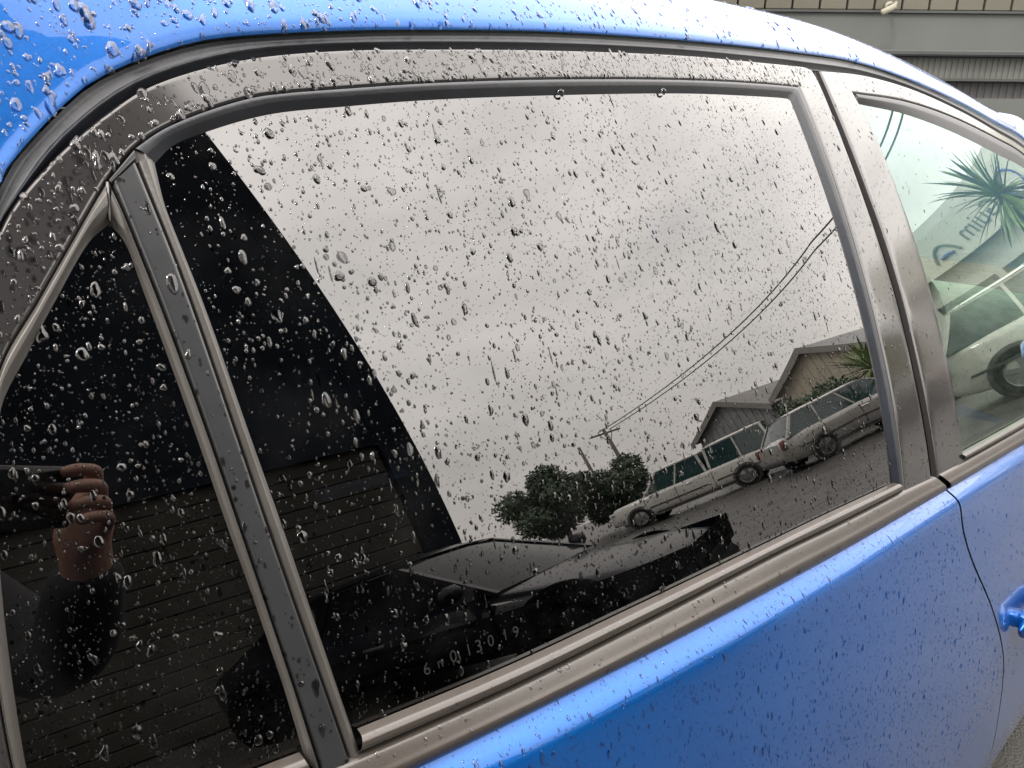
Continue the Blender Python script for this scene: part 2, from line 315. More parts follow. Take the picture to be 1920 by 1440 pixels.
# roof and rear pillar: sections leave the gutter line square to it, first along the skin, then rolling over the roof
def roof_sections(pts, n, ln_top, ln_rear, m):
    G = spline(pts, n); T = np.gradient(G, axis=0); T /= np.linalg.norm(T, axis=1)[:, None]
    O = np.stack([-T[:, 1], T[:, 0]], 1); rows = []
    for (x, z), (ox, oz) in zip(G, O):
        gx, gz = S_grad(x, z); th0 = math.atan(ox*gx+oz*gz); wtop = np.clip((oz-.35)/.5, 0, 1); wtop = wtop*wtop*(3-2*wtop)
        w2 = np.clip((oz-.86)/.13, 0, 1); s0 = .20*(1-w2*w2*(3-2*w2)); Ltot = ln_rear*(1-wtop)+ln_top*wtop; y0 = S_y(x, z)
        sm = lambda t: (lambda u: u*u*(3-2*u))(min(max(t, 0), 1))
        a = b2 = 0.; row = []; N = 400; ds = Ltot/N; keep = {round(N*(k/(m-1))**1.45) for k in range(m)}
        for i in range(N+1):
            s = i*ds
            if i in keep:
                roll = .0035*max(0, 1-s/.007)**2           # rolled lip at the gutter
                row.append((x+ox*a, min(y0-.0015+roll+b2, -.0005), z+oz*a))
            sa = max(0., s-s0); tt = th0+R(9)*min(1, s/.13)*(s0 > 0)*(sa == 0)+((R(86)-th0)*(1-math.exp(-sa/.085))*sm(.25+sa/.12) if sa > 0 else 0); tr = th0+R(7)*sm(s/.22)+(R(80)-th0-R(7))*sm((s-.27)/.2)
            th = tr*(1-wtop)+tt*wtop-R(14)*(1-w2)*sm(s/.03)*(1-sm((s-.26)/.1))
            a += math.cos(th)*ds; b2 += math.sin(th)*ds
        rows.append(row)
    k = min(len(r) for r in rows); return [r[:k] for r in rows]
be = np.array(blue_edge); front = be[be[:, 0] >= 1.89]; rear = be[be[:, 0] <= 1.95]
GR['roof'] = roof_sections(rear, 150, .80, .52, 44)
roof = MB().grid(GR['roof']).build('roof_panel', MT['blue'], car, True)
GR['apillar'] = roof_sections(front, 60, .085, .085, 16)
ap = MB().grid(GR['apillar']).build('windscreen_pillar', MT['blue'], car, True)

# rear door: skin, with everything that rides on it as sub-parts
def door_grid(xl, xr, n, m, dmax):
    ds = np.concatenate([np.linspace(0, .05, 22), np.linspace(.055, dmax, m)]); g = []
    for k in range(n):
        t = k/(n-1); row = []
        for d in ds:
            x = xl(d)*(1-t)+xr(d)*t
            row.append((x, float(D_y(x, zt(x)-d)), zt(x)-d))
        g.append(row)
    return g
rg = spline(rear_gap, 200); rgd = zt(rg[:, 0])-rg[:, 1]
GX = lambda d: float(np.interp(d, np.maximum.accumulate(rgd), rg[:, 0]))
GR['rdoor'] = door_grid(lambda d: -.03+.10*max(0, d-.28), lambda d: GX(d)-.0028, 70, 40, .63)
rdoor = MB().grid(GR['rdoor'], True).build('rear_door', MT['blue'], car, True)
GR['fdoor'] = door_grid(lambda d: GX(d)+.0028, lambda d: 2.16-.05*d, 70, 40, .60)
fdoor = MB().grid(GR['fdoor'], True).build('front_door', MT['blue'], car, True)
# dark jamb behind the shut line
mb = MB(); g = []
for d in np.linspace(-.004, .62, 40):
    x0 = GX(max(d, 0)); g.append([(x0+k, float(D_y(x0+k, zt(x0+k)-max(d, .004)))+.013, zt(x0+k)-d) for k in (-.03, -.015, 0, .015, .03)])
mb.grid(g); ribbon(mb, [(.985, 1.43)]+gapL[2:], [(.955, 1.43)]+[(p[0]+.03, p[1]) for p in gapL[2:]], 60, [(0, -.012), (1, -.012)])
mb.build('door_jamb', MT['jamb'], car)
mb = MB()                                                 # weatherstrips in the gutter over both doors
inner = frame_out[:-1]+fframe_top[1:]
outer = [p for p in blue_edge]
P = ribbon(mb, outer, inner, 260, [(0, -.0035), (.12, -.0055), (.45, -.0045), (.56, -.0005), (.66, -.0045), (.85, -.0085), (1, -.0055)], 26)
mb.build('gutter_seal', MT['rubber'], car, True)
# rear door frame
mb = MB(); pr = [(0, -.006), (.03, -.0008), (.08, 0), (.92, 0), (.97, -.0006), (1, -.003)]
GR['frame_c'] = ribbon(mb, frame_out[:7], lip_rear+[(.1051, 1.288)], 90, pr, 18)
GR['frame_t'] = ribbon(mb, frame_out[6:], lip_top[0:], 190, pr, 18)
GR['frame_b'] = ribbon(mb, gapL, sealB, 80, pr, 14)
# join the two upper strips where they meet
mb.build('window_frame', MT['gloss_black'], rdoor, True)
mb = MB(); pu = [(0, -.0025), (.08, .0002), (.3, .0004), (.55, -.0012), (.85, -.0045), (1, -.0062)]
ribbon(mb, lip_top[1:], glass_top, 150, pu, 16); ribbon(mb, sealB, glass_R, 80, pu, 16)
mb.build('window_seal', MT['rubber'], rdoor, True)
mb = MB(); ribbon(mb, bar_R, glass_L, 90, [(0, -.0035), (.14, -.0008), (.5, .0004), (.8, -.0015), (1, -.0062)], 14)
ribbon(mb, [(.1190, 1.2945), (.1194, 1.3013)], [(.1290, 1.2960), (.1294, 1.2968)], 6, [(0, -.002), (.5, -.001), (1, -.0062)], 8)
mb.build('channel_seal', MT['seal'], rdoor, True)
mb = MB(); GR['bar'] = ribbon(mb, bar_L, bar_R, 90, [(0, -.004), (.06, -.0008), (.14, .0006), (.9, .0009), (.96, .0002), (1, -.004)], 18)
ribbon(mb, [(.1035, 1.2855), (.1194, 1.3010)], [(.1045, 1.2838), (.1190, 1.2950)], 12, [(0, -.0025), (.2, .0004), (.8, .0004), (1, -.003)], 10)
mb.build('division_bar', MT['bar'], rdoor, True)
mb = MB(); ribbon(mb, q_R, bar_L, 90, [(0, -.0062), (.25, -.0026), (.55, -.001), (.74, .0002), (.80, .0013), (.86, .0002), (1, -.0045)], 26)
ribbon(mb, lip_rear, q_L, 90, [(0, -.0035), (.10, -.0002), (.18, -.0012), (.26, 0), (.55, .0003), (.85, -.003), (1, -.0062)], 22)
ribbon(mb, [(.1022, 1.2855), (.1000, 1.2740), (.0990, 1.2662)], [(.1046, 1.2838), (.1022, 1.2740), (.0996, 1.2662)], 12, [(0, -.0015), (.5, -.0006), (1, -.003)], 6)
mb.build('quarter_seal', MT['seal'], rdoor, True)
def strip(top, bot, parent, name, bulge, n=120, ext=()):
    mb = MB(); P = ribbon(mb, top, bot, n, [(0, -.005), (.1, bulge*.45), (.35, bulge), (.6, bulge*.95), (.85, bulge*.35), (1, -.003)], 20)
    return mb.build(name, MT['belt'], parent, True), P
belt_s, GR['belt1'] = strip(belt1_top, belt1_bot, rdoor, 'belt_seal', .0042)
strip([(-.015, 1.003), (.05, .9985), (.125, .9915)], [(-.015, .992), (.05, .9875), (.128, .980)], rdoor, 'belt_seal', .0042, 40)
b2t = [(-.03, .992), (.05, .986), (.154, .9775)]+belt1_bot[1:]+[(.8562, .9325), (.9500, .9222)]
b2b = [(-.03, .9672), (.05, .9618)]+[(x, float(zt(np.float64(x)))) for x in (.19, .2565, .3775, .5839, .6688, .8144, .985)]
pm = [(0, -.003), (.08, .0022), (.22, .0036), (.42, .0052), (.52, .0064), (.62, .0062), (.82, .004), (.93, .001), (1, -.003)]
mb = MB(); GR['belt2'] = ribbon(mb, b2t, b2b, 160, pm, 30); mb.build('belt_moulding', MT['belt'], rdoor, True)
# front door frame, seals, mouldings
mb = MB(); GR['fframe_t'] = ribbon(mb, fframe_top, fframe_bot, 160, pr, 14)
GR['fframe_b'] = ribbon(mb, gapR, [(1.0785, 1.3931)]+fglass_L[1:], 80, pr, 14); mb.build('window_frame', MT['gloss_black'], fdoor, True)
mb = MB(); ribbon(mb, fframe_bot, fglass_top, 140, [(0, -.0025), (.2, .0004), (.5, 0), (.75, -.003), (1, -.0062)], 14)
mb.build('window_seal', MT['rubber'], fdoor, True)
strip([(1.0582, .9223), (1.3688, .8986), (2.0, .85), (2.66, .798)], [(1.0615, .9127), (1.3642, .8876), (2.0, .838), (2.66, .786)], fdoor, 'belt_seal', .0042)
mb = MB(); GR['fbelt2'] = ribbon(mb, [(.9660, .9205), (1.0527, .9129), (1.3642, .8876), (2.0, .838), (2.72, .782)], [(1.0035, float(zt(1.0035)))]+[(x, float(zt(x))) for x in (1.3554, 1.7, 2.0, 2.35, 2.72)], 160, pm, 30)
mb.build('belt_moulding', MT['belt'], fdoor, True)
# panes, carried on under frames and seals
def pane(name, left, right, topf, botf, n, m, material, parent, off=-.0062):
    g = []
    for i in range(n):
        t = i/(n-1); row = []
        for j in range(m):
            v = j/(m-1); x = left(v)*(1-t)+right(v)*t; zb, ztp = botf(x), topf(x); z = zb+(ztp-zb)*v
            row.append((x, z))
        g.append(row)
    g = np.array(g); P = S(g[..., 0], g[..., 1], np.full(g.shape[:2], off)); Q = S(g[..., 0], g[..., 1], np.full(g.shape[:2], off-.0038))
    mb = MB().grid(P, True); o = mb.build(name, material, parent, True); return o, P
tl = np.array(lip_top); ft = np.array(fframe_bot)
topm = lambda x: float(np.interp(x, tl[:, 0], tl[:, 1]))-.002
pane('window_glass', lambda v: .1435+(.124-.1435)*v, lambda v: .850+.034*v, topm, lambda x: .962-.045*(x-.15), 90, 60, MT['tint'], rdoor)
lr = np.array(lip_rear); 
def qtop(x): return float(np.interp(x, lr[:, 0], lr[:, 1]))-.004
g = []
for z in np.linspace(.975, 1.2745, 50):
    xl = float(np.interp(z, lr[:, 1], lr[:, 0]))+.0012; xr = float(np.interp(z, [p[1] for p in bar_L[::-1]], [p[0] for p in bar_L[::-1]]))-.002
    g.append([(xl+(xr-xl)*k/19, z) for k in range(20)])
g = np.array(g); P = S(g[..., 0], g[..., 1], np.full(g.shape[:2], -.0062)); MB().grid(P).build('quarter_glass', MT['tint'], rdoor, True)
GR['qglass'] = P
fg = lambda x: float(np.interp(x, ft[:, 0], ft[:, 1]))-.002
pane('window_glass', lambda v: 1.062+.025*v, lambda v: 2.65, fg, lambda x: min(.905-.078*(x-1.07), fg(x)-.004), 110, 50, MT['clear'], fdoor, -.0064)
# etched marking low on the tinted pane
def text_mesh(body, size):
    c = bpy.data.curves.new('t', 'FONT'); c.body = body; c.size = size; c.align_x = 'CENTER'; c.resolution_u = 4
    o = bpy.data.objects.new('t', c); COL.objects.link(o); dg = bpy.context.evaluated_depsgraph_get(); dg.update()
    me = bpy.data.meshes.new_from_object(o.evaluated_get(dg)); bpy.data.objects.remove(o); return me
mb = MB()
for ch, x, z, sz in (('6', .2076, .9995, .0105), ('n', .2171, 1.000, .009), ('0', .2268, .9995, .0105), ('1', .2382, .999, .0105), ('3', .2458, .998, .0115), ('0', .2553, .998, .0105), ('1', .2669, .9975, .0105), ('9', .2755, .996, .0105)):
    me = text_mesh(ch, sz)
    vv = np.array([v.co[:] for v in me.vertices]); P = S(x+vv[:, 0], z+vv[:, 1]-vv[:, 0]*.07, np.full(len(vv), -.0058)); mb.add(P, [tuple(p.vertices) for p in me.polygons])
mb.build('etched_marking', MT['etch'], rdoor)
# door handles: bar on two feet over a shallow cup
def handle(x0, parent, off=0.):
    mb = MB(); g = []
    for i in range(25):
        t = i/24; x = x0+.205*t; zz = float(zt(x))-.292-.004*t; e = (1-(2*t-1)**10)**.5 if 0 < t < 1 else 0.02
        e = max(e, .02); yb = float(D_y(x, zz)); cy = yb-.026*min(1, .45+2.2*min(t, 1-t)); hh = .020*e; hw = .010*max(e, .25)
        g.append([(x, cy-hw*math.cos(a)*1.0, zz+hh*math.sin(a)) for a in np.linspace(0, 2*math.pi, 18, endpoint=False)])
    mb.grid(g, wrap=True)
    for t in (.25, .85):
        x = x0+.205*t; zz = float(zt(x))-.294; yb = float(D_y(x, zz)); mb.box((x, yb-.01, zz), (.026, .03, .026), bev=.005)
    return mb.build('door_handle', MT['blue'], parent, True)
handle(1.280, fdoor); handle(.10, rdoor)

# wings, tail, wheels and the rest of the shell
def wing(x0, x1, n, endf, name, dmax=.58):
    g = []
    for i in range(n):
        x = x0+(x1-x0)*i/(n-1); row = []
        for d in np.concatenate([np.linspace(0, .05, 12), np.linspace(.06, dmax, 14)]):
            row.append((x, float(D_y(x, zt(x)-d))+endf(x), zt(x)-d))
        g.append(row)
    o = MB().grid(g, True).build(name, MT['blue'], car, True); return g
wf = wing(2.15, 3.62, 34, lambda x: .30*max(0, (x-2.7)/.92)**3, 'front_wing')
wr = wing(-.036, -.80, 20, lambda x: .24*max(0, (-x-.15)/.65)**2.5, 'rear_wing')
# windscreen, bonnet, nose, tail
inn = [r[-1] for r in GR['apillar']]
g = []
for p in inn:
    row = []
    for k in range(25):
        t = -1+2*k/24; row.append((p[0]+.16*(1-t*t), -p[1]*t*-1 if False else abs(p[1])*t, p[2]+.012*(1-t*t)))
    g.append(row)
MB().grid(g, True).build('windscreen', MT['clear'], car, True)
def cross(side, zoff, bow, name, material, n=25, flip=False):
    g = []
    for p in side:
        g.append([(p[0]+bow[0]*(1-(-1+2*k/(n-1))**2), abs(p[1])*(-1+2*k/(n-1)), p[2]+zoff*(1-(-1+2*k/(n-1))**4)) for k in range(n)])
    return MB().grid(g, flip).build(name, material, car, True)
cross([r[0] for r in wf if r[0][0] > 2.72], .06, (0, 0), 'bonnet', MT['blue'], flip=True)
cross(wf[-1], .0, (.16, 0), 'front_bumper', MT['blue'])
cross(wr[-1], .0, (-.10, 0), 'rear_bumper', MT['blue'], flip=True)
roofrear = sorted([r[-1] for r in GR['roof'] if r[-1][0] < .42 and r[-1][2] > .93], key=lambda p: p[2])
roofrear = [(wr[-1][0][0], wr[-1][0][1], .93)]+roofrear
cross(roofrear, .0, (-.06, 0), 'tailgate', MT['tint'], flip=True)
def wheel(x, y, z, r, parent, s=1, w=.21, rim='rim', tyre='tyre'):
    t = MB().lathe([(r*.66, -w/2), (r*.9, -w/2), (r*.985, -w*.36), (r, -w*.2), (r, w*.2), (r*.985, w*.36), (r*.9, w/2), (r*.66, w/2), (r*.66, -w/2)], (x, y, z)).build('wheel', MT[tyre], parent, True)
    mb = MB().lathe([(r*.67, -s*w*.42), (r*.60, -s*w*.40), (r*.58, -s*w*.1), (.001, -s*w*.1)], (x, y, z))
    for k in range(5):
        a = 2*math.pi*k/5+.3; c, sn = math.cos(a), math.sin(a); ww = r*.09
        q = [(x+c*r*.1-sn*ww, z+sn*r*.1+c*ww), (x+c*r*.1+sn*ww, z+sn*r*.1-c*ww), (x+c*r*.62+sn*ww*1.3, z+sn*r*.62-c*ww*1.3), (x+c*r*.62-sn*ww*1.3, z+sn*r*.62+c*ww*1.3)]
        yy = y-s*w*.38; b = len(mb.v)
        mb.v += [(p[0], yy, p[1]) for p in q]+[(p[0], yy+s*.03, p[1]) for p in q]; mb.f += [(b, b+1, b+2, b+3), (b+4, b+5, b+6, b+7), (b, b+1, b+5, b+4), (b+1, b+2, b+6, b+5), (b+2, b+3, b+7, b+6), (b+3, b, b+4, b+7)]
    mb.lathe([(.001, -s*w*.40), (r*.13, -s*w*.40), (r*.14, -s*w*.30)], (x, y, z), n=12)
    mb.build('rim', MT[rim], t, False); return t
for wx in (2.78, -.20):
    for s in (1, -1):
        MB().lathe([(.001, 0), (.36, 0), (.365, .02), (.365, .2), (.001, .2)], (wx, -.955*s if s > 0 else .755, .34)).build('wheel_arch', MT['jamb'], car, True)
        wheel(wx, -.865*s, .33, .33, car, s)
MB().box((1.4, 0, .23), (4.0, 1.62, .08), bev=.03).build('floor_pan', MT['jamb'], car)
# cabin
def seat(x, y, w, parent, name='seat', back=.62):
    o = MB().box((x+.05, y, .52), (.52, w, .18), bev=.05).build(name, MT['interior'], parent, True)
    g = []
    for i in range(9):
        t = i/8; zc = .56+back*t; xc = x-.19-.20*t; hw = w/2*(1-.22*t*t); dp = .07*(1-.3*t)
        g.append([(xc+dp*math.cos(a), y+hw*max(-1, min(1, 1.25*math.sin(a))), zc) for a in np.linspace(0, 2*math.pi, 16, endpoint=False)])
    MB().grid(g, wrap=True).build('backrest', MT['interior'], o, True)
    if w < .7: MB().box((x-.42, y, .62+back+.08), (.09, .27, .19), bev=.045).build('headrest', MT['interior'], o, True)
    else:
        for yy in (-.42, .42): MB().box((x-.42, yy, .62+back+.06), (.08, .25, .15), bev=.04).build('headrest', MT['interior'], o, True)
seat(1.25, -.37, .5, car); seat(1.25, .37, .5, car); seat(.35, 0, 1.3, car, 'rear_bench', .56)
cross([(2.70, -.70, .84), (2.45, -.72, .93), (2.15, -.73, .94), (2.02, -.73, .88), (2.0, -.73, .70)], .03, (0, 0), 'dashboard', MT['interior'])
sw = MB(); sw.tube([(1.86+.055*math.sin(t)*-1, -.37+.19*math.cos(t), .92+.18*math.sin(t)) for t in np.linspace(0, 2*math.pi, 32)], .016, 8, False); sw.box((1.9, -.37, .91), (.08, .14, .1), bev=.03); sw.box((1.88, -.37, .93), (.03, .36, .03)); sw.build('steering_wheel', MT['interior'], car, True)
hl = [[(p[0], p[1]*.985, p[2]-.022) for p in r[10:]] for r in GR['roof'] if r[0][0] > .12 and r[0][2] > 1.33]
hlo = MB().grid(hl, True).build('headliner', MT['headliner'], car, True)
for d, parent, x0, x1 in ((0, rdoor, 0.02, .97), (0, fdoor, 1.03, 2.1)):
    g = [[(x, float(S_y(x, zt(x)))+.055+.02*min(1, k), zt(x)+.012-.13*k) for k in range(5)] for x in np.linspace(x0, x1, 12)]
    MB().grid(g).build('door_card', MT['interior'], parent, True)
# door mirror on the front door
mb = MB(); g = []
for i in range(11):
    t = i/10; e = math.sqrt(max(.02, 1-(2*t-1)**2)); yy = -.93-.17*t+.0
    g.append([(2.60+.075*e*math.cos(a), yy, .90+.085*e**.5*math.sin(a)) for a in np.linspace(0, 2*math.pi, 16, endpoint=False)])
mb.grid(g, wrap=True); mb.box((2.60, -.90, .86), (.06, .14, .035), bev=.012); mb.build('door_mirror', MT['blue'], fdoor, True)
for o in list(rdoor.children)+list(fdoor.children)+[rdoor, fdoor, roof, ap]:
    if o.name.split('.')[0] not in ('door_handle', 'door_mirror'): face_out(o)
# the far side of the car mirrors the near one
for o in [roof, ap, rdoor, fdoor, hlo]+[c for c in car.children if c.name.split('.')[0] in ('front_wing', 'rear_wing', 'gutter_seal')]:
    def mir(src, parent, top):
        c = src.copy(); COL.objects.link(c); c.parent = parent
        if top: c.scale = (1, -1, 1)
        for ch in list(src.children):
            if ch.name.split('.')[0] in ('etched_marking',): continue
            mir(ch, c, False)
    mir(o, car, True)

# ------------------------------------------------------------------ the ground
gm = MB(); gm.grid([[(x, y, 0) for y in np.linspace(-120, 120, 13)] for x in np.linspace(-120, 120, 13)]); gm.build('ground', MT['asphalt'], None, kind='structure')
# ------------------------------------------------------------------ other vehicles (local x forward)
def vehicle(name, label, cat, paint, loc, heading, Lg, W, belt, roofz, deck, cabs, wheels, wr=.34, group=None, tub=None):
    """deck: [(x, z)] top line of the lower body; cabs: glasshouses (x_base_rear, x_base_front, x_roof_rear, x_roof_front, [pillar stations 0..1], z_roof)"""
    v = empty(name, (loc[0], loc[1], 0), heading, label=label, cat=cat, group=group)
    trim = MT['plastic' if paint != 'navy' else 'navy_trim']
    dx = [p[0] for p in deck]; dz = [p[1] for p in deck]; g = []
    hw = lambda x: W/2*(1-.30*abs(x/(Lg/2))**7)
    for x in np.unique(np.r_[np.linspace(-Lg/2, Lg/2, 31), dx]):
        w = hw(x); z = float(np.interp(x, dx, dz)); zb = .26+.14*abs(x/(Lg/2))**8
        half = [(w*.86, zb), (w*.95, zb+.07), (w*.985, .50), (w, .62), (w*.985, z-.14), (w*.955, z-.06), (w*.90, z-.015), (w*.8, z), (w*.4, z+.02), (0, z+.025)]
        half = [(y, max(zz, zb) if i > 1 else zz) for i, (y, zz) in enumerate(half)]
        g.append([(x, -y, zz) for y, zz in half]+[(x, y, zz) for y, zz in half[-2::-1]])
    mb = MB().grid(g); m = len(g[0]); mb.f.append(tuple(range(m))); b = (len(g)-1)*m; mb.f.append(tuple(range(b+m-1, b-1, -1)))
    smoothed(mb.build('body', MT[paint], v), 40)
    for s in (1, -1):
        for wx in wheels:
            MB().lathe([(wr*.95, 0), (wr+.05, 0), (wr+.055, s*.06)], (wx, -s*(hw(wx)+.004), wr+.01), n=24).build('wheel_arch', trim, v, True)
            wheel(wx, -s*(hw(wx)-.085), wr, wr, v, s, rim='rim' if paint != 'navy' else 'dark_rim', tyre='tyre' if paint != 'navy' else 'navy_trim')
        lz = float(np.interp(Lg/2-.16, dx, dz))-.10; MB().box((Lg/2-(.12 if paint != 'navy' else .42), -s*W*.35, lz), (.12, W*.2, .12), bev=.03).build('headlight', MT['lamp' if paint != 'navy' else 'carglass'], v, True)
        MB().box((-Lg/2+(.05 if paint != 'navy' else .14), -s*W*(.41 if paint != 'navy' else .34), .82 if paint != 'navy' else .70), (.10, W*.1, .26 if paint != 'navy' else .1), bev=.03).build('tail_light', MT['red' if paint != 'navy' else 'carglass'], v, True)
        MB().box((.0, -s*(W/2*.985), belt-.16), (.19, .05, .035), bev=.012).build('door_handle', MT['plastic' if paint == 'navy' else 'chrome'], v, True)
        MB().box((0, -s*(W/2+.002), .36), (abs(wheels[0]-wheels[1])-.9, .04, .07), bev=.015).build('sill', trim, v, True)
        xf = cabs[0][1]-.18; MB().box((xf, -s*(W/2+.08), belt+.08), (.12, .18, .14), bev=.04).build('door_mirror', MT[paint], v, True)
    nz = min(.42, dz[-1]-.16); MB().box((Lg/2-.04, 0, nz), (.14, W*.62, .18), bev=.06).build('front_bumper', trim, v, True)
    MB().box((-Lg/2+.03, 0, min(.44, dz[0]-.2)), (.14, W*.64, .2), bev=.06).build('rear_bumper', trim, v, True)
    MB().box((Lg/2+.005, 0, nz+.14), (.03, W*.42, .08), bev=.012).build('grille', trim, v)
    wg = MT['carglass' if paint != 'navy' else 'carglass_dark']
    for xb0, xb1, xr0, xr1, pil, zr in cabs:
        for s in (1, -1):
            for tt in pil+[1]:
                xs = xb0+(xb1-xb0)*tt; MB().box((xs, -s*(hw(xs)*.99+.001), (belt+.34)/2-.02), (.012, .02, belt-.46)).build('door_seam', trim, v)
            MB().box(((xb0+xb1)/2, -s*(hw(0)+.006), .60), ((xb1-xb0)*.92, .012, .045), bev=.004).build('side_strip', trim, v)
        wb, wrf = W/2*.90, W/2*.72
        z0 = belt-.03
        side = lambda t, h, s: (xb0+(xb1-xb0)*t+((xr0+(xr1-xr0)*t)-(xb0+(xb1-xb0)*t))*h, -s*(wb+(wrf-wb)*h), z0+(zr-.07-z0)*h)
        gr = []
        for x in np.linspace(0, 1, 15):
            cx = xr0-.05+(xr1-xr0+.10)*x; e = .03*(1-(2*x-1)**6)
            gr.append([(cx, wrf*1.03*t, zr-.07+.07*(1-abs(t)**3)*(1-.6*abs(2*x-1)**5)+e*.5) for t in np.linspace(-1, 1, 15)])
        mr = MB().grid(gr); mr.box(((xr0+xr1)/2, 0, zr-.085), (xr1-xr0+.06, wrf*2.04, .035), bev=.01); smoothed(mr.build('roof', MT[paint], v), 50)
        for s in (1, -1):
            for t0 in [0]+pil+[1]:
                a = Vector(side(t0, 0, s)); b2 = Vector(side(t0, 1, s)); wd = .075 if t0 in (0, 1) else .05
                q = [a+Vector((-wd/2, 0, 0)), a+Vector((wd/2, 0, 0)), b2+Vector((wd/2, 0, 0)), b2+Vector((-wd/2, 0, 0))]
                mp_ = MB(); mp_.add([p+Vector((0, -s*.008, 0)) for p in q]+[p+Vector((0, s*.04, 0)) for p in q], [(0, 1, 2, 3), (4, 7, 6, 5), (0, 4, 5, 1), (1, 5, 6, 2), (2, 6, 7, 3), (3, 7, 4, 0)])
                mp_.build('pillar', MT[paint], v)
            ed = [0]+pil+[1]
            for a, b2 in zip(ed[:-1], ed[1:]):
                q = [side(a, 0, s), side(b2, 0, s), side(b2, .97, s), side(a, .97, s)]
                mesh_obj('window', [(p[0], p[1]+s*.006, p[2]) for p in q], [(0, 1, 2, 3) if s > 0 else (3, 2, 1, 0)], wg, v)
        for t, nm, fl in ((1, 'windscreen', 1), (0, 'rear_window', 0)):
            q = [side(t, 0, 1), side(t, 0, -1), side(t, .98, -1), side(t, .98, 1)]
            gq = [[Vector(q[0]).lerp(Vector(q[1]), k/8).lerp(Vector(q[3]).lerp(Vector(q[2]), k/8), h/4)+Vector(((.07 if t else -.05)*(1-(2*k/8-1)**2), 0, 0)) for k in range(9)] for h in range(5)]
            MB().grid(gq, bool(fl)).build(nm, wg, v, True)
    return v
head = lambda ax, ay: math.atan2(ay, ax)
# white crew-cab utility with a long canopy, nose away
hx, hy = -.47, -.883
vehicle('utility_truck', 'white utility truck with long glazed canopy parked nearest the hedge, seen in the reflection', 'utility truck', 'white', (13.05, -12.55), head(hx, hy), 5.5, 1.86, 1.06, 1.80,
        [(-2.75, 1.02), (-.9, 1.04), (.9, 1.06), (1.35, 1.05), (2.5, .98), (2.75, .80)],
        [(-.55, 1.45, -.45, .85, [.5], 1.80), (-2.62, -.68, -2.50, -.72, [.5], 1.86)], (1.75, -1.6), .37, group='cars parked across the yard')
vehicle('station_wagon', 'silver station wagon with long side windows parked between the white truck and the palm', 'station wagon', 'silver', (13.3, -7.3), head(.86, .51), 4.7, 1.84, .98, 1.56,
        [(-2.35, .90), (-2.2, 1.0), (.85, .98), (1.2, .97), (2.1, .86), (2.35, .70)],
        [(-2.15, 1.25, -1.75, .45, [.28, .60], 1.56)], (1.45, -1.38), .34, group='cars parked across the yard')
vehicle('four_wheel_drive', 'white four wheel drive standing below the shop sign, reflected in the front door glass', 'car', 'white', (10.35, -1.65), head(.23, .973), 4.6, 1.88, 1.10, 1.72,
        [(-2.3, 1.0), (-2.15, 1.1), (.9, 1.10), (1.15, 1.09), (2.1, 1.0), (2.3, .82)],
        [(-2.1, 1.2, -1.7, .55, [.33, .62], 1.72)], (1.45, -1.40), .38, group='cars parked across the yard')
vehicle('coupe', 'low black coupe with its nose towards the blue car, reflected low in the tinted glass', 'car', 'navy', (1.92, -5.05), head(.50, .866), 4.3, 1.74, .80, 1.31,
        [(-2.2, .70), (-1.9, .82), (.55, .80), (.9, .76), (1.7, .64), (2.0, .56), (2.15, .44)],
        [(-1.75, .95, -.95, .15, [.42], 1.31)], (1.40, -1.30), .32)

# ------------------------------------------------------------------ buildings
# dark workshop behind the photographer, closed roller door in it
wk = empty('workshop', (-6, -7.6, 0), label='tall charcoal workshop with an olive roller door, dark on the left of the reflection', cat='building')
mb = MB(); mb.box((-5.0, -1.2, 7.0), (10.0, 2.0, 14.0)); mb.box((9.24, -1.2, 7.0), (.46, 2.0, 14.0)); mb.box((4.5, -1.2, 8.75), (9.0, 2.0, 10.5)); mb.box((-.265, -1.2, 15.5), (19.47, 2.0, 3.0)); mb.box((4.5, -2.0, 1.75), (9.0, .3, 3.5)); mb.build('wall', MT['dark_wall'], wk)
sl = None
for i in range(14):
    if sl is None:
        g = [[(x, -.30+dy, zz) for x in (.02, 8.98)] for zz, dy in ((0, -.014), (.012, 0), (.228, .003), (.240, -.014))]
        sl = MB().grid(g, True).build('slat', MT['shutter'], wk); o = sl
    else: o = sl.copy(); COL.objects.link(o)
    o.parent = wk; o.location = (0, 0, .02+.25*i)
MB().box((2.6, -.2, 17.1), (13.4, .5, .25)).build('parapet', MT['grey_dark'], wk)

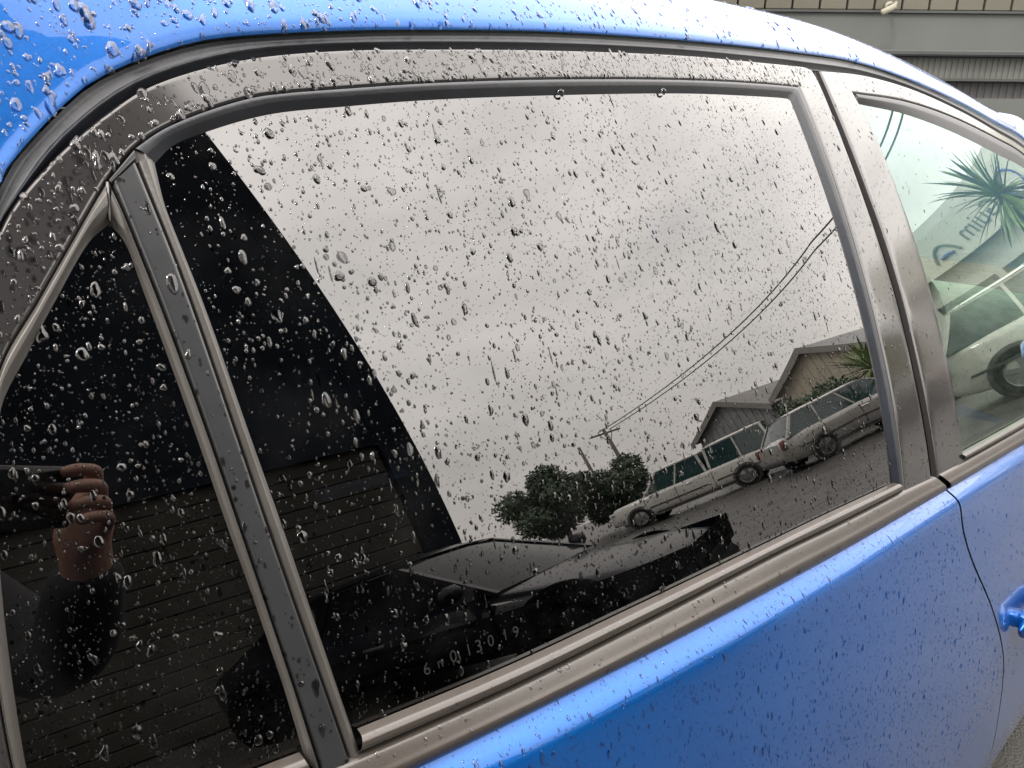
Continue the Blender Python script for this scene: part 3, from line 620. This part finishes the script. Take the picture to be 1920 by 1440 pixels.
def hall(name, label, c, rz, w, d, he, hr, wallm, roofm, cat='building', door=True, over=.4, openings=()):
    """gabled shed: local x across the gable, y depth away"""
    h = empty(name, (c[0], c[1], 0), rz, label=label, cat=cat)
    P = [(-w/2, 0, 0), (w/2, 0, 0), (w/2, 0, he), (0, 0, hr), (-w/2, 0, he)]; Q = [(x, d, z) for x, _, z in P]
    MB().add(P+Q, [(0, 1, 2, 3, 4), (9, 8, 7, 6, 5), (0, 5, 6, 1), (1, 6, 7, 2), (4, 9, 5, 0)]).build('wall', MT[wallm], h)
    for s in (1, -1):
        a = Vector((s*(w/2+over), 0, he-over*(hr-he)/(w/2)+.05)); t = Vector((0, 0, hr+.05)); mb = MB()
        for yy0, yy1 in ((-over, d+over),):
            q = [(a.x, yy0, a.z), (a.x, yy1, a.z), (t.x, yy1, t.z), (t.x, yy0, t.z)]; mb.add(q+[(x, y, z+.12) for x, y, z in q], [(0, 1, 2, 3), (7, 6, 5, 4), (0, 4, 5, 1), (1, 5, 6, 2), (2, 6, 7, 3), (3, 7, 4, 0)])
        mb.build('roof', MT[roofm], h)
        mb = MB(); q = [(a.x, -over-.03, a.z-.25), (t.x, -over-.03, t.z-.25), (t.x, -over-.03, t.z+.16), (a.x, -over-.03, a.z+.16)]
        mb.add(q+[(x, y-.05, z) for x, y, z in q], [(0, 1, 2, 3), (7, 6, 5, 4), (0, 4, 5, 1), (1, 5, 6, 2), (2, 6, 7, 3), (3, 7, 4, 0)]); mb.build('barge_board', MT['fasc'], h)
    mb = MB()
    for x in np.arange(-w/2+.25, w/2, .5):
        top = hr-(hr-he)*abs(x)/(w/2); mb.box((x, -.02, top/2-.1), (.05, .04, top-.3))
    mb.build('cladding_rib', MT[wallm], h)
    for x, zc, ww, hh, mt in openings:
        f = MB().box((x, -.03, zc), (ww+.16, .06, hh+.16)).build('window', MT['offwhite'], h); MB().box((x, -.075, zc), (ww, .03, hh)).build('pane', MT[mt], f)
    return h
hall('warehouse', 'grey gabled warehouse behind the white truck in the reflection', (27.5, -21.5), R(-90), 5.8, 13, 3.3, 5.0, 'roofing', 'fasc', openings=((-1.2, 1.2, 1.8, 2.2, 'grey_low'), (1.6, 1.5, 1.0, .9, 'carglass')))
hall('shed', 'beige walled shed with a low grey roof behind the palm in the reflection', (27.3, -14.7), R(-90), 5.8, 14, 3.5, 5.05, 'beige', 'roofing', openings=((1.6, 1.6, 1.4, 1.0, 'carglass'),))
# shop with the long sign fascia
sh = empty('shop', (25.5, -3.2, 0), R(-78), label='off white shop with a long sign fascia above grey windows', cat='building')
MB().box((0, 5.2, 3.2), (14, 10, 6.4)).build('wall', MT['offwhite'], sh)
g = []
for k in range(25):
    x = -7+14*k/24; yy = -.35-.5*math.exp(-((x+6.2)/1.6)**2); g.append([(x, .15, 4.35), (x, yy, 4.3), (x, yy-.02, 5.9), (x, .15, 5.95)])
MB().grid(g, True).build('fascia', MT['sign'], sh)
for x in (-5.2, -2.2, .9, 4.0):
    f = MB().box((x, .17, 1.75), (2.7, .1, 2.9)).build('shop_window', MT['grey_dark'], sh); MB().box((x, .10, 1.75), (2.4, .06, 2.6)).build('pane', MT['carglass'], f)
me = text_mesh('Guim', 1.0)
vv = np.array([v.co[:] for v in me.vertices]); mesh_obj('sign_lettering', [(.85+p[0], -.40, 4.70+p[1]) for p in vv], [tuple(p.vertices) for p in me.polygons], MT['ink'], sh)
mb = MB(); mb.tube([(-1.35+.5*math.cos(t), -.40, 5.0+.5*math.sin(t)) for t in np.linspace(0, 2*math.pi, 30)], .05, 6, False); mb.build('sign_roundel', MT['ink_blue'], sh)
mb = MB(); mb.tube([(2.35+1.2*t, -.40, 4.65+.6*math.sin(math.pi*t)**.8) for t in np.linspace(0, 1, 16)], .06, 6); mb.build('sign_swoosh', MT['ink'], sh)
mb = MB(); mb.tube([(2.65+.6*t, -.41, 4.72+.06*math.sin(3*t)) for t in np.linspace(0, 1, 6)], .07, 6); mb.build('sign_dash', MT['ink_blue'], sh)
# grey building across the yard, seen directly over the bonnet
h0 = Vector((math.cos(AZ), math.sin(AZ), 0)); r0 = Vector((math.sin(AZ), -math.cos(AZ), 0)); c0 = CAM+h0*11; c0.z = 0
gb = empty('grey_building', (c0.x, c0.y, 0), math.atan2(r0.y, r0.x), label='grey workshop wall with ribbed band beyond the roof of the blue car', cat='building')
MB().box((-6, 3.0, 1.12), (28, 5.6, 2.24)).build('wall', MT['grey_wall'], gb)
MB().box((-6, 3.1, 3.12), (28, 5.6, .50)).build('fascia', MT['grey_wall'], gb)
MB().box((-6, 3.05, 2.85), (28, 5.6, .08), bev=.02).build('flashing', MT['grey_dark'], gb)
mb = MB(); mb.box((-6, 3.2, 2.665), (28, 5.6, .29))
for x in np.arange(-8, 7.9, .085): mb.box((x, .398, 2.665), (.05, .014, .285))
mb.build('ribbed_band', MT['grey_rib'], gb)
MB().box((-6, 3.16, 2.505), (28, 5.6, .035)).build('flashing', MT['grey_dark'], gb)
mb = MB(); mb.box((-6, 3.3, 2.36), (28, 5.6, .26))
for x in np.arange(-8, 7.9, .11): mb.box((x, .497, 2.36), (.06, .012, .255))
mb.build('ribbed_band', MT['grey_low'], gb, label='darker ribbed band under the flashing')
MB().box((-6, 3.06, 3.385), (28, 5.6, .03)).build('ledge', MT['grey_dark'], gb)
for u in np.arange(-6, 7.9, .39):
    MB().box((u, .32, 3.75), (.36, .06, .68), bev=.01).build('panel', MT['pane_cream'], gb)
MB().box((-6, 3.2, 3.75), (28, 5.6, .69)).build('upper_wall', MT['grey_dark'], gb)
MB().box((-6, 3.1, 4.35), (28.2, 5.8, .5)).build('parapet', MT['grey_wall'], gb)
# wall lamp / camera body on its bracket
sc = empty('security_camera', c0+r0*5.2+Vector((0, 0, 3.37)), math.atan2(r0.y, r0.x), label='small cream security camera tilted down on the grey wall', cat='camera'); sc.scale = (1.4, 1.0, 1.4)
mb = MB(); ang = R(28); n = Vector((math.cos(ang), 0, math.sin(ang)))
mb.tube([Vector((0, -.02, 0))-n*.095, Vector((0, -.02, 0))-n*.085, Vector((0, -.02, 0))+n*.05], [.026, .031, .028], 12); mb.build('housing', MT['white_plastic'], sc, True)
MB().tube([Vector((0, -.02, 0))+n*.04, Vector((.075, .06, .06)), Vector((.08, .3, .06))], [.016, .018, .02], 8).build('bracket', MT['white_plastic'], sc, True)
MB().tube([Vector((.08, .26, .06)), Vector((.08, .285, .06))], .045, 12).build('wall_plate', MT['white_plastic'], sc, True)

# ------------------------------------------------------------------ poles and wires
def pole(x, y, h, label, rz=0, arm=True):
    p = empty('power_pole', (x, y, 0), rz, label=label, cat='power pole', group='timber power poles')
    MB().tube([(0, 0, -.3), (0, 0, h*.5), (0, 0, h)], [.17, .15, .11], 10).build('post', MT['wood'], p, True)
    if not arm: return p
    MB().box((0, 0, h-.35), (2.2, .1, .12)).build('crossarm', MT['wood'], p)
    MB().tube([(.45, 0, h-.4), (.0, 0, h-1.2)], .025, 6).build('brace', MT['wire'], p); MB().tube([(-.45, 0, h-.4), (.0, 0, h-1.2)], .025, 6).build('brace', MT['wire'], p)
    for xx in (-.95, -.45, .45, .95): MB().lathe([(.001, .16), (.035, .15), (.05, .1), (.03, .06), (.05, .03), (.03, 0)], (xx, 0, h-.29), 'z', 8).build('insulator', MT['offwhite'], p, True)
    return p
A = (23.6, -27.2); B = (21.4, -6.9); B2 = (20.6, .6)
pole(*A, 6.9, 'timber power pole with crossarm standing behind the white truck in the reflection', R(8))
pole(*B2, 8.2, 'timber power pole carrying the wires at the near end of the yard', R(8))
pole(26.2, -33.5, 7.3, 'thin far bare power pole left of the crossarm pole, over the hedge', R(20), False)
for o in (-.45, .45):
    P0 = Vector((A[0]+o, A[1], 6.75)); P1 = Vector((B2[0]+o, B2[1], 8.05)); pts = [P0.lerp(P1, t)+Vector((0, 0, -1.0*4*t*(1-t)*.55)) for t in np.linspace(0, 1, 30)]
    tag(MB().tube(pts, .032, 5, False).build('overhead_wire', MT['wire']), 'sagging overhead wire, the %s of the pair reflected in the glass' % ('left' if o < 0 else 'right'), 'wire', 'overhead wires')

# ------------------------------------------------------------------ trees and palms
def leafy(name, label, loc, rad, h0_, h1, n, group=None, mt='leaf', seed=1, cat='tree'):
    t = empty(name, (loc[0], loc[1], 0), 0, label=label, cat=cat, group=group); rg_ = np.random.default_rng(seed)
    mb = MB(); mb.tube([(0, 0, -.1), (.05, .02, h0_+.3), (.0, .1, h0_+1.2)], [.14, .11, .05], 8)
    for k in range(5):
        a = 2*math.pi*k/5; mb.tube([(.03, .02, h0_+.2), (rad*.4*math.cos(a), rad*.4*math.sin(a), (h0_+h1)/2), (rad*.7*math.cos(a), rad*.7*math.sin(a), h1*.85)], [.06, .04, .015], 6)
    mb.build('trunk', MT['bark'], t, True)
    cl = [(np.clip(rg_.normal(0, .42, 3), -.75, .75)*[rad, rad, (h1-h0_)*.42]+[0, 0, (h0_+h1)/2], rg_.uniform(.28, .5)*rad) for _ in range(26)]
    V = []; F = []
    for i in range(n):
        c, r = cl[rg_.integers(len(cl))]; u = rg_.normal(size=3); u /= np.linalg.norm(u); p = c+u*r*rg_.uniform(.55, 1.05)
        if p[2] < h0_*.6: continue
        a = rg_.normal(size=3); a /= np.linalg.norm(a); b = np.cross(a, u); b /= np.linalg.norm(b)+1e-6; s = rg_.uniform(.055, .10)
        k = len(V); V += [p-a*s*1.6, p+b*s*.6, p+a*s*1.6, p-b*s*.6]; F.append((k, k+1, k+2, k+3))
    mesh_obj('crown', V, F, MT[mt], t)
    return t
leafy('hedge_tree', 'round dark bushy tree left of the power pole in the reflection', (12.5, -19.0), 1.6, .5, 4.15, 20000, 'clipped hedge trees', seed=3)
leafy('hedge_tree', 'dark bushy tree just in front of the power pole in the reflection', (15.2, -19.0), 1.6, .5, 3.35, 20000, 'clipped hedge trees', seed=5)
leafy('shrub', 'dense green shrub between the wagon and the palm in the reflection', (18.0, -10.4), 1.5, .3, 2.1, 9000, None, seed=8, cat='shrub')
lf = None
def palm(label, loc, hgt, rad, n, seed):
    global lf
    t = empty('yucca_palm', (loc[0], loc[1], 0), 0, label=label, cat='palm', group='spiky palms'); rg_ = np.random.default_rng(seed)
    MB().tube([(0, 0, -.1), (.03, .02, hgt*.5), (0, 0, hgt)], [.16, .12, .11], 9).build('trunk', MT['bark'], t, True)
    for i in range(n):
        if lf is None:
            g = []
            for k in range(9):
                s = k/8; w = .032*math.sin(math.pi*min(1, .18+s*.82))**.7+.002; dr = -.22*s*s
                g.append([(s, -w, dr+.35*w), (s, 0, dr), (s, w, dr+.35*w)])
            o = MB().grid(g).build('leaf', MT['leaf2'], t, True); lf = o
        else: o = lf.copy(); COL.objects.link(o); o.parent = t
        a = i*2.399963; e = R(rg_.uniform(-55, 85)); s = rad*rg_.uniform(.75, 1.1)
        o.location = (0, 0, hgt+rg_.uniform(-.12, .1)); o.rotation_euler = (0, -e, a); o.scale = (s, s*1.1, s)
    return t
palm('spiky green palm beside the shrub, at the right end of the tinted glass reflection', (17.6, -8.0), 1.75, 1.2, 120, 4)
palm('spiky green palm in front of the shop sign, reflected in the front door glass', (13.6, -1.72), 3.15, 1.2, 120, 6)

# ------------------------------------------------------------------ the photographer, seen in the quarter glass
def lv(r, f, z): return Vector((CAM.x, CAM.y, 0))+r0*r+h0*f+Vector((0, 0, z))
def skin_mesh(name, joints, edges, material, parent, sub=2, root=0):
    me = bpy.data.meshes.new(name); me.from_pydata([tuple(j[0]) for j in joints], edges, []); me.update()
    o = bpy.data.objects.new(name, me); COL.objects.link(o); o.parent = parent
    md = o.modifiers.new('skin', 'SKIN'); md.use_smooth_shade = True
    sv = me.skin_vertices[0].data if len(me.skin_vertices) else None
    if sv is None: return o
    for i, j in enumerate(joints): sv[i].radius = (j[1], j[2] if len(j) > 2 else j[1]); sv[i].use_root = i in (root if isinstance(root, (list, tuple)) else [root])
    o.modifiers.new('sub', 'SUBSURF').levels = sub; o.modifiers['sub'].render_levels = sub
    me.materials.append(material); return o
def chain(J, E, pts, start=None):
    prev = start
    for p in pts:
        J.append(p); i = len(J)-1
        if prev is not None: E.append((prev, i))
        prev = i
    return prev
J = []; E = []
base = lv(-.10, -.46, 0)
pel = chain(J, E, [(lv(-.10, -.46, .93), .155, .12)])
ch = chain(J, E, [(lv(-.10, -.46, 1.08), .14, .11), (lv(-.10, -.46, 1.25), .16, .115), (lv(-.10, -.46, 1.39), .13, .09)], pel)
nk = chain(J, E, [(lv(-.10, -.45, 1.47), .055), (lv(-.10, -.43, 1.54), .055), (lv(-.10, -.42, 1.60), .085, .095), (lv(-.10, -.42, 1.68), .085, .10), (lv(-.10, -.43, 1.74), .055, .07)], ch)
Cm = Vector(CAM)
def arm(s, sh, el, wr_, J, E, st): return chain(J, E, [(sh, .065), ((sh+el)/2, .052), (el, .044), ((el*.45+wr_*.55), .038), (wr_, .027, .031)], st)
shR, elR, wrR = lv(.10, -.44, 1.40), lv(.17, -.23, 1.10), lv(.105, -.075, 1.225)
shL, elL, wrL = lv(-.30, -.44, 1.40), lv(-.36, -.24, 1.10), lv(-.20, -.075, 1.225)
wR = arm(1, shR, elR, wrR, J, E, ch); wL = arm(-1, shL, elL, wrL, J, E, ch)
def hand(s, wrist, J, E, st):
    """palm beside the phone's end, four fingers bent round its back, thumb on the screen side"""
    ex = .050 if s > 0 else -.112                            # edge of the phone, to the camera's right or left
    pal = lv(ex+s*.030, -.045, 1.268); p0 = chain(J, E, [(pal, .022, .034)], st)
    for k, (dz, ln, rad) in enumerate(((.030, .9, .0088), (.008, 1.0, .0092), (-.014, .95, .0088), (-.034, .75, .0078))):
        kn = lv(ex+s*.036, -.012, 1.290+dz); m1 = lv(ex+s*.020, .010, 1.292+dz); m2 = lv(ex-s*.002*ln, .0125, 1.291+dz); tip = lv(ex-s*.020*ln, .010, 1.290+dz-.003)
        chain(J, E, [(kn, rad*1.12), (m1, rad*1.05), (m2, rad*.98), (tip, rad*.82)], p0)
    chain(J, E, [(lv(ex+s*.022, -.045, 1.285), .0115), (lv(ex-s*.006, -.026, 1.298), .010), (lv(ex-s*.030, -.021, 1.303), .0085)], p0)
hand(1, wrR, J, E, wR); hand(-1, wrL, J, E, wL)
for s in (-1, 1):
    chain(J, E, [(lv(-.10+s*.09, -.46, .86), .09), (lv(-.10+s*.10, -.45, .50), .062), (lv(-.10+s*.105, -.46, .30), .055), (lv(-.10+s*.11, -.47, .09), .038), (lv(-.10+s*.12, -.36, .035), .036, .032)], pel)
person = empty('person', base, 0, label='photographer in a black jacket holding a phone up, reflected in the quarter glass', cat='person')
def unb(JJ): return [(j[0]-base, *j[1:]) for j in JJ]
skin_mesh('body', unb(J), E, MT['skin'], person)
Jc = []; Ec = []; a0 = chain(Jc, Ec, [(lv(-.10, -.46, .84), .175, .15), (lv(-.10, -.46, .95), .185, .155), (lv(-.10, -.46, 1.08), .175, .145), (lv(-.10, -.46, 1.26), .195, .15), (lv(-.10, -.46, 1.38), .17, .125)])
chain(Jc, Ec, [(lv(-.10, -.455, 1.44), .10, .09), (lv(-.10, -.45, 1.50), .068)], a0)
for sh_, el_, wr_ in ((shR, elR, wrR), (shL, elL, wrL)): chain(Jc, Ec, [(sh_, .088), ((sh_+el_)/2, .072), (el_, .062), (el_*.5+wr_*.5, .052), (el_*.2+wr_*.8, .044), (el_*-.04+wr_*1.04, .040)], a0)
skin_mesh('jacket', unb(Jc), Ec, MT['jacket'], person, root=2)
Jt = []; Et = []; t0 = chain(Jt, Et, [(lv(-.10, -.46, 1.02), .13, .105), (lv(-.10, -.46, .92), .15, .12)])
for s in (-1, 1): chain(Jt, Et, [(lv(-.10+s*.09, -.46, .80), .10), (lv(-.10+s*.10, -.45, .50), .08), (lv(-.10+s*.105, -.46, .28), .072), (lv(-.10+s*.11, -.47, .07), .066)], t0)
skin_mesh('trousers', unb(Jt), Et, MT['jeans'], person, root=1)
for s in (-1, 1):
    c = lv(-.10+s*.115, -.41, 0)-base; mb = MB(); g = []
    for k in range(9):
        t = k/8; cc = c+h0*(-.11+.28*t); w = .048*math.sin(math.pi*(.12+.8*t))**.4; hh = .085*(1-.55*t)
        g.append([cc+r0*(w*math.cos(a))+Vector((0, 0, max(.002, hh*.5+hh*.55*math.sin(a)))) for a in np.linspace(0, 2*math.pi, 12, endpoint=False)])
    mb.grid(g, wrap=True); b = len(mb.v); mb.f.append(tuple(range(12))); mb.f.append(tuple(range(b-12, b))); mb.build('shoe', MT['tyre'], person, True)
hc = lv(-.10, -.425, 1.655)-base; g = []                    # hair cap and face details
for k in range(9):
    e = R(90-k*13); g.append([hc+r0*(.098*math.cos(e)*math.cos(a))+h0*(.112*math.cos(e)*math.sin(a)-.012)+Vector((0, 0, .118*math.sin(e)+(.0 if math.sin(a) < .2 else .03*math.sin(a)*(k/8)**2+.05*(k/8)))) for a in np.linspace(0, 2*math.pi, 20, endpoint=False)])
MB().grid(g, wrap=True).build('hair', MT['hair'], person, True)
def blob(c, rr, rf, rz_, name, mt):
    g = [[c+r0*(rr*math.cos(e)*math.cos(a))+h0*(rf*math.cos(e)*math.sin(a))+Vector((0, 0, rz_*math.sin(e))) for a in np.linspace(0, 2*math.pi, 12, endpoint=False)] for e in np.linspace(-1.5, 1.5, 8)]
    return MB().grid(g, wrap=True).build(name, mt, person, True)
for s in (-1, 1):
    blob(lv(-.10+s*.033, -.338, 1.655)-base, .014, .010, .009, 'eye', MT['offwhite']); blob(lv(-.10+s*.033, -.329, 1.655)-base, .006, .004, .006, 'iris', MT['hair']); blob(lv(-.10+s*.09, -.425, 1.645)-base, .012, .022, .034, 'ear', MT['skin'])
blob(lv(-.10, -.325, 1.625)-base, .014, .022, .026, 'nose', MT['skin']); blob(lv(-.10, -.335, 1.583)-base, .026, .010, .007, 'mouth', pbr('lips', (.28, .10, .08), .5))
# phone: lens on the camera's own spot, body just behind it
ph = empty('mobile_phone', CAM-fw*.006, 0, label='black mobile phone held sideways in the photographer\'s hands', cat='phone')
ph.rotation_euler = cam.matrix_world.to_euler()
MB().box((-.032, -.005, .0), (.158, .076, .0075), bev=.0034).build('case', MT['phone'], ph, True)
MB().box((-.032, -.005, .0045), (.150, .069, .0012)).build('screen', MT['carglass'], ph)
MB().box((-.012, .012, -.0046), (.03, .03, .0018), bev=.0008).build('camera_bump', MT['phone'], ph)
# ------------------------------------------------------------------ rain on the car
def in_poly(P, poly):
    poly = np.array(poly); x, z = P[:, 0], P[:, 1]; c = np.zeros(len(P), bool); j = len(poly)-1
    for i in range(len(poly)):
        xi, zi = poly[i]; xj, zj = poly[j]
        m = ((zi > z) != (zj > z)) & (x < (xj-xi)*(z-zi)/(zj-zi+1e-12)+xi); c ^= m; j = i
    return c
RM = np.array(M.transposed()); cp = np.array(CAM)
def in_frame(c, mx=.80, my=.60):
    """1 where a point can be seen from about where the photographer stands"""
    q = (c-cp)@RM.T; d = np.where(q[..., 2] < -.01, -q[..., 2], 1e-6); return (np.abs(q[..., 0]/d) < mx)*(np.abs(q[..., 1]/d) < my)*1.0
def grid_sample(G, n, lo=0., hi=1., ok=None):
    """n random points on a grid surface with outward normals; lo..hi limits the second index"""
    G = np.array(G, float); a = G[:-1, :-1]; b = G[1:, :-1]; c = G[:-1, 1:]
    area = np.linalg.norm(np.cross(b-a, c-a), axis=-1); w = np.zeros_like(area); j0, j1 = int(lo*area.shape[1]), max(int(hi*area.shape[1]), int(lo*area.shape[1])+1)
    w[:, j0:j1] = area[:, j0:j1]
    ctr = (a+b+c)/3
    if ok is not None: w = w*ok(ctr)
    nn = np.cross(b-a, c-a); sg = -np.sign(nn[..., 1].sum()); nn = nn*sg
    vw = cp+np.array([0, -.03, .03])-ctr; cs_ = np.sum(nn*vw, axis=-1)/(np.linalg.norm(nn, axis=-1)*np.linalg.norm(vw, axis=-1)+1e-12)
    w = w*in_frame(ctr)*np.clip(cs_*3, 0, 1)
    p = (w/w.sum()).ravel(); k = rng.choice(len(p), n, p=p); i, j = np.unravel_index(k, w.shape); u, v = rng.random(n)[:, None], rng.random(n)[:, None]
    A, B, C_, D = G[i, j], G[i+1, j], G[i, j+1], G[i+1, j+1]
    P = A*(1-u)*(1-v)+B*u*(1-v)+C_*(1-u)*v+D*u*v; N = np.cross(B-A, C_-A); N /= np.linalg.norm(N, axis=1)[:, None]+1e-12
    N *= sg
    return P, N
def skin_sample(poly, n, off, bias=None):
    poly = np.array(poly); lo, hi = poly.min(0), poly.max(0); out = []
    while sum(map(len, out)) < n:
        Q = lo+(hi-lo)*rng.random((4*n, 2)); Q = Q[in_poly(Q, poly)]
        if bias is not None: Q = Q[rng.random(len(Q)) < bias(Q)]
        out.append(Q)
    Q = np.vstack(out)[:n]; gx, gz = S_grad(Q[:, 0], Q[:, 1]); N = np.stack([gx, -np.ones_like(gx), gz], 1); N /= np.linalg.norm(N, axis=1)[:, None]
    return S(Q[:, 0], Q[:, 1], np.full(len(Q), off)), N
DROPS = []                                                # (point, normal, radius, stretch, height ratio, parent)
def sow(PN, sizes, parent, stretch=1.25, flat=.14, hgt=.36, dark=True):
    P, N = PN
    for p, n, r in zip(P, N, sizes):
        f = rng.random() < flat
        DROPS.append((p, n, float(r), float(max(1, rng.normal(stretch, .22))), float(rng.uniform(.05, .10) if f else rng.uniform(hgt*.75, hgt*1.15)), parent, dark))
def sow_paint(*a, **k): sow(*a, dark=False, **k)
def sizes(n, med, sig, mx): return np.minimum(med*np.exp(rng.normal(0, sig, n)), mx)*.001
main_poly = glass_L[::-1]+glass_top[1:]+glass_R[1:]+belt1_top[::-1]
cl = rng.random((60, 2))*[.75, .42]+[.12, .95]             # looser and thicker patches
def patchy(Q, k=.5):
    d = np.min(np.linalg.norm(Q[:, None]-cl[None], axis=2), axis=1); return np.clip(1.15-d/.05*k, .25, 1)
leftb = lambda Q: patchy(Q)*np.clip(1.1-.75*(Q[:, 0]-.15)/.7, .3, 1)
sow(skin_sample(main_poly, 15000, -.0061, lambda Q: patchy(Q, .3)), sizes(15000, .33, .40, 1.0), rdoor, 1.2, .08)
sow(skin_sample(main_poly, 3000, -.0061, leftb), sizes(3000, .85, .36, 1.9), rdoor, 1.25, .14)
sow(skin_sample(main_poly, 600, -.0061, leftb), sizes(600, 1.7, .33, 3.4), rdoor, 1.3, .22)
q_poly = q_R[::-1]+[p for p in q_L[::-1]]
sow(skin_sample(q_poly, 3400, -.0061), sizes(3400, .33, .42, 1.0), rdoor, 1.2, .05)
sow(skin_sample(q_poly, 640, -.0061), sizes(640, .85, .36, 1.9), rdoor, 1.25, .1)
sow(skin_sample(q_poly, 60, -.0061), sizes(60, 1.8, .3, 3.2), rdoor, 1.3, .1)
for key, n1_, n2_, par in (('frame_c', 500, 120, rdoor), ('frame_t', 1500, 260, rdoor), ('frame_b', 700, 60, rdoor), ('fframe_b', 600, 50, fdoor), ('fframe_t', 500, 30, fdoor), ('bar', 120, 22, rdoor)):
    sow(grid_sample(GR[key], n1_, .08, .92), sizes(n1_, .55, .5, 1.8), par, 1.25, .45, dark=2); sow(grid_sample(GR[key], n2_, .1, .9), sizes(n2_, 1.6, .38, 3.6), par, 1.3, .6, dark=2)
sow(skin_sample(main_poly, 46, -.0061, leftb), sizes(46, 1.1, .3, 1.9), rdoor, 3.4, .25, .26)          # drops that have begun to run
sow(grid_sample(GR['frame_t'], 150, .74, .93), sizes(150, 1.5, .35, 2.8), rdoor, 1.1, .15, dark=2)     # beads held along the lower lip
close = lambda c: 1/np.linalg.norm(c-cp, axis=-1)**2
sow_paint(grid_sample(GR['roof'], 2200, .02, .9, close), sizes(2600, .7, .5, 2.2), roof, 1.25, .12)
sow_paint(grid_sample(GR['roof'], 420, .02, .9, close), sizes(480, 1.9, .38, 4.2), roof, 1.4, .05)
near = lambda c: (c[..., 2] > .45)*np.clip(1.2-c[..., 0]*.35, .4, 1)
sow_paint(grid_sample(GR['rdoor'], 8000, .01, 1, near), sizes(8000, .55, .42, 1.4), rdoor, 1.5, .05)
sow_paint(grid_sample(GR['rdoor'], 900, .05, 1, near), sizes(900, 1.35, .3, 2.6), rdoor, 1.6, .03)
sow_paint(grid_sample(GR['fdoor'], 1700, .01, 1, near), sizes(1700, .75, .45, 2.0), fdoor, 1.5, .05)
sow_paint(grid_sample(GR['belt1'], 320, .1, .9), sizes(320, .45, .4, 1.2), rdoor); sow_paint(grid_sample(GR['belt2'], 520, .1, .95), sizes(520, .6, .5, 2.2), rdoor, 1.2, .3)
sow(skin_sample(fglass_L[::-1]+fglass_top[1:6]+[(2.1, .86), (1.07, .93)], 900, -.0063), sizes(900, .7, .45, 1.8), fdoor, 1.3, .3)
# a few beads hanging from the upper seal
for x in (.455, .60):
    z = float(np.interp(x, [p[0] for p in glass_top], [p[1] for p in glass_top]))+.001; gx, gz = S_grad(x, z); n = np.array([gx, -1, gz]); n /= np.linalg.norm(n)
    DROPS.append((S(np.float64(x), np.float64(z), np.float64(-.004)), n, .0038, 1.0, .8, rdoor, False))
def drop_mesh(p, n, r, st, hr, M_, K):
    dwn = np.array([0, 0, -1.]); t1 = dwn-n*(dwn@n)
    if np.linalg.norm(t1) < .2: t1 = np.array([1., 0, 0])-n*n[0]
    t1 /= np.linalg.norm(t1); t2 = np.cross(n, t1)
    th = np.linspace(0, 2*math.pi, M_, endpoint=False)+rng.random()*6
    a = rng.normal(0, 1, 3); ir = .05+.20*min(1, (r/.0022)**1.5)*rng.random()
    ph_ = rng.random(3)*6.28
    o = r*(1+ir*(.8*a[0]*np.cos(2*th+ph_[0])+.6*a[1]*np.cos(3*th+ph_[1])+.35*a[2]*np.cos(5*th+ph_[2])))
    o = np.clip(o, r*.35, r*1.7); cs = np.cos(th); sn = np.sin(th)
    x1 = o*cs*st*np.where(cs < 0, 1+.25*(st-1), 1); x2 = o*sn/math.sqrt(st)
    H = r*hr; V = [p+n*H+t1*r*.12*st]
    F = []
    for k in range(1, K+1):
        rho = k/K if K < 4 else [0, .35, .62, .82, .94, 1][k] if K == 5 else k/K
        h = H*(1-rho**2.1)**.92 if rho < 1 else -.00006
        s1 = x1*rho+r*.12*st*(1-rho)
        for c in range(M_): V.append(p+t1*s1[c]+t2*x2[c]*rho+n*h)
    for c in range(M_): F.append((0, 1+c, 1+(c+1) % M_))
    for k in range(K-1):
        for c in range(M_): a0 = 1+k*M_+c; a1 = 1+k*M_+(c+1) % M_; F.append((a0, a0+M_, a1+M_, a1))
    return V, F
order = sorted(range(len(DROPS)), key=lambda i: -DROPS[i][2]/max(.3, np.linalg.norm(DROPS[i][0]-cp))*(1 if DROPS[i][4] > .15 else .6))
inview = []
for i in order:
    c = RM@(DROPS[i][0]-cp)
    if c[2] < 0 and abs(c[0]/c[2]) < .72 and abs(c[1]/c[2]) < .54: inview.append(i)
    if len(inview) == 300: break
single = set(inview); fine = MB(); fm = []
def linked(name, V, F, mi, parent, **k):
    o = mesh_obj(name, V, F, MT['water'], parent, True, **k); o.data.materials.append(MT['contact']); o.data.materials.append(MT['contact_trim']); o.data.polygons.foreach_set('material_index', mi); return o
for i, (p, n, r, st, hr, par, dark) in enumerate(DROPS):
    M_, K = (18, 5) if i in single else (6, 2) if r < .0006 else (8, 2) if r < .0009 else (10, 3) if r < .0018 else (16, 4)
    V, F = drop_mesh(p, n, r, st, hr, M_, K); mi = [0]*len(F)
    if dark:                                               # wetted patch of glass under the bead
        k = len(V); V += [v+n*.00012 for v in V[-M_:]]; F.append(tuple(range(k, k+M_))); mi.append(int(dark))
    if i in single: linked('raindrop', V, F, mi, par)
    else:
        k = len(fine.v); fine.v += V; fine.f += [tuple(q+k for q in f_) for f_ in F]; fm += mi
linked('fine_raindrops', fine.v, fine.f, fm, car, kind='stuff')
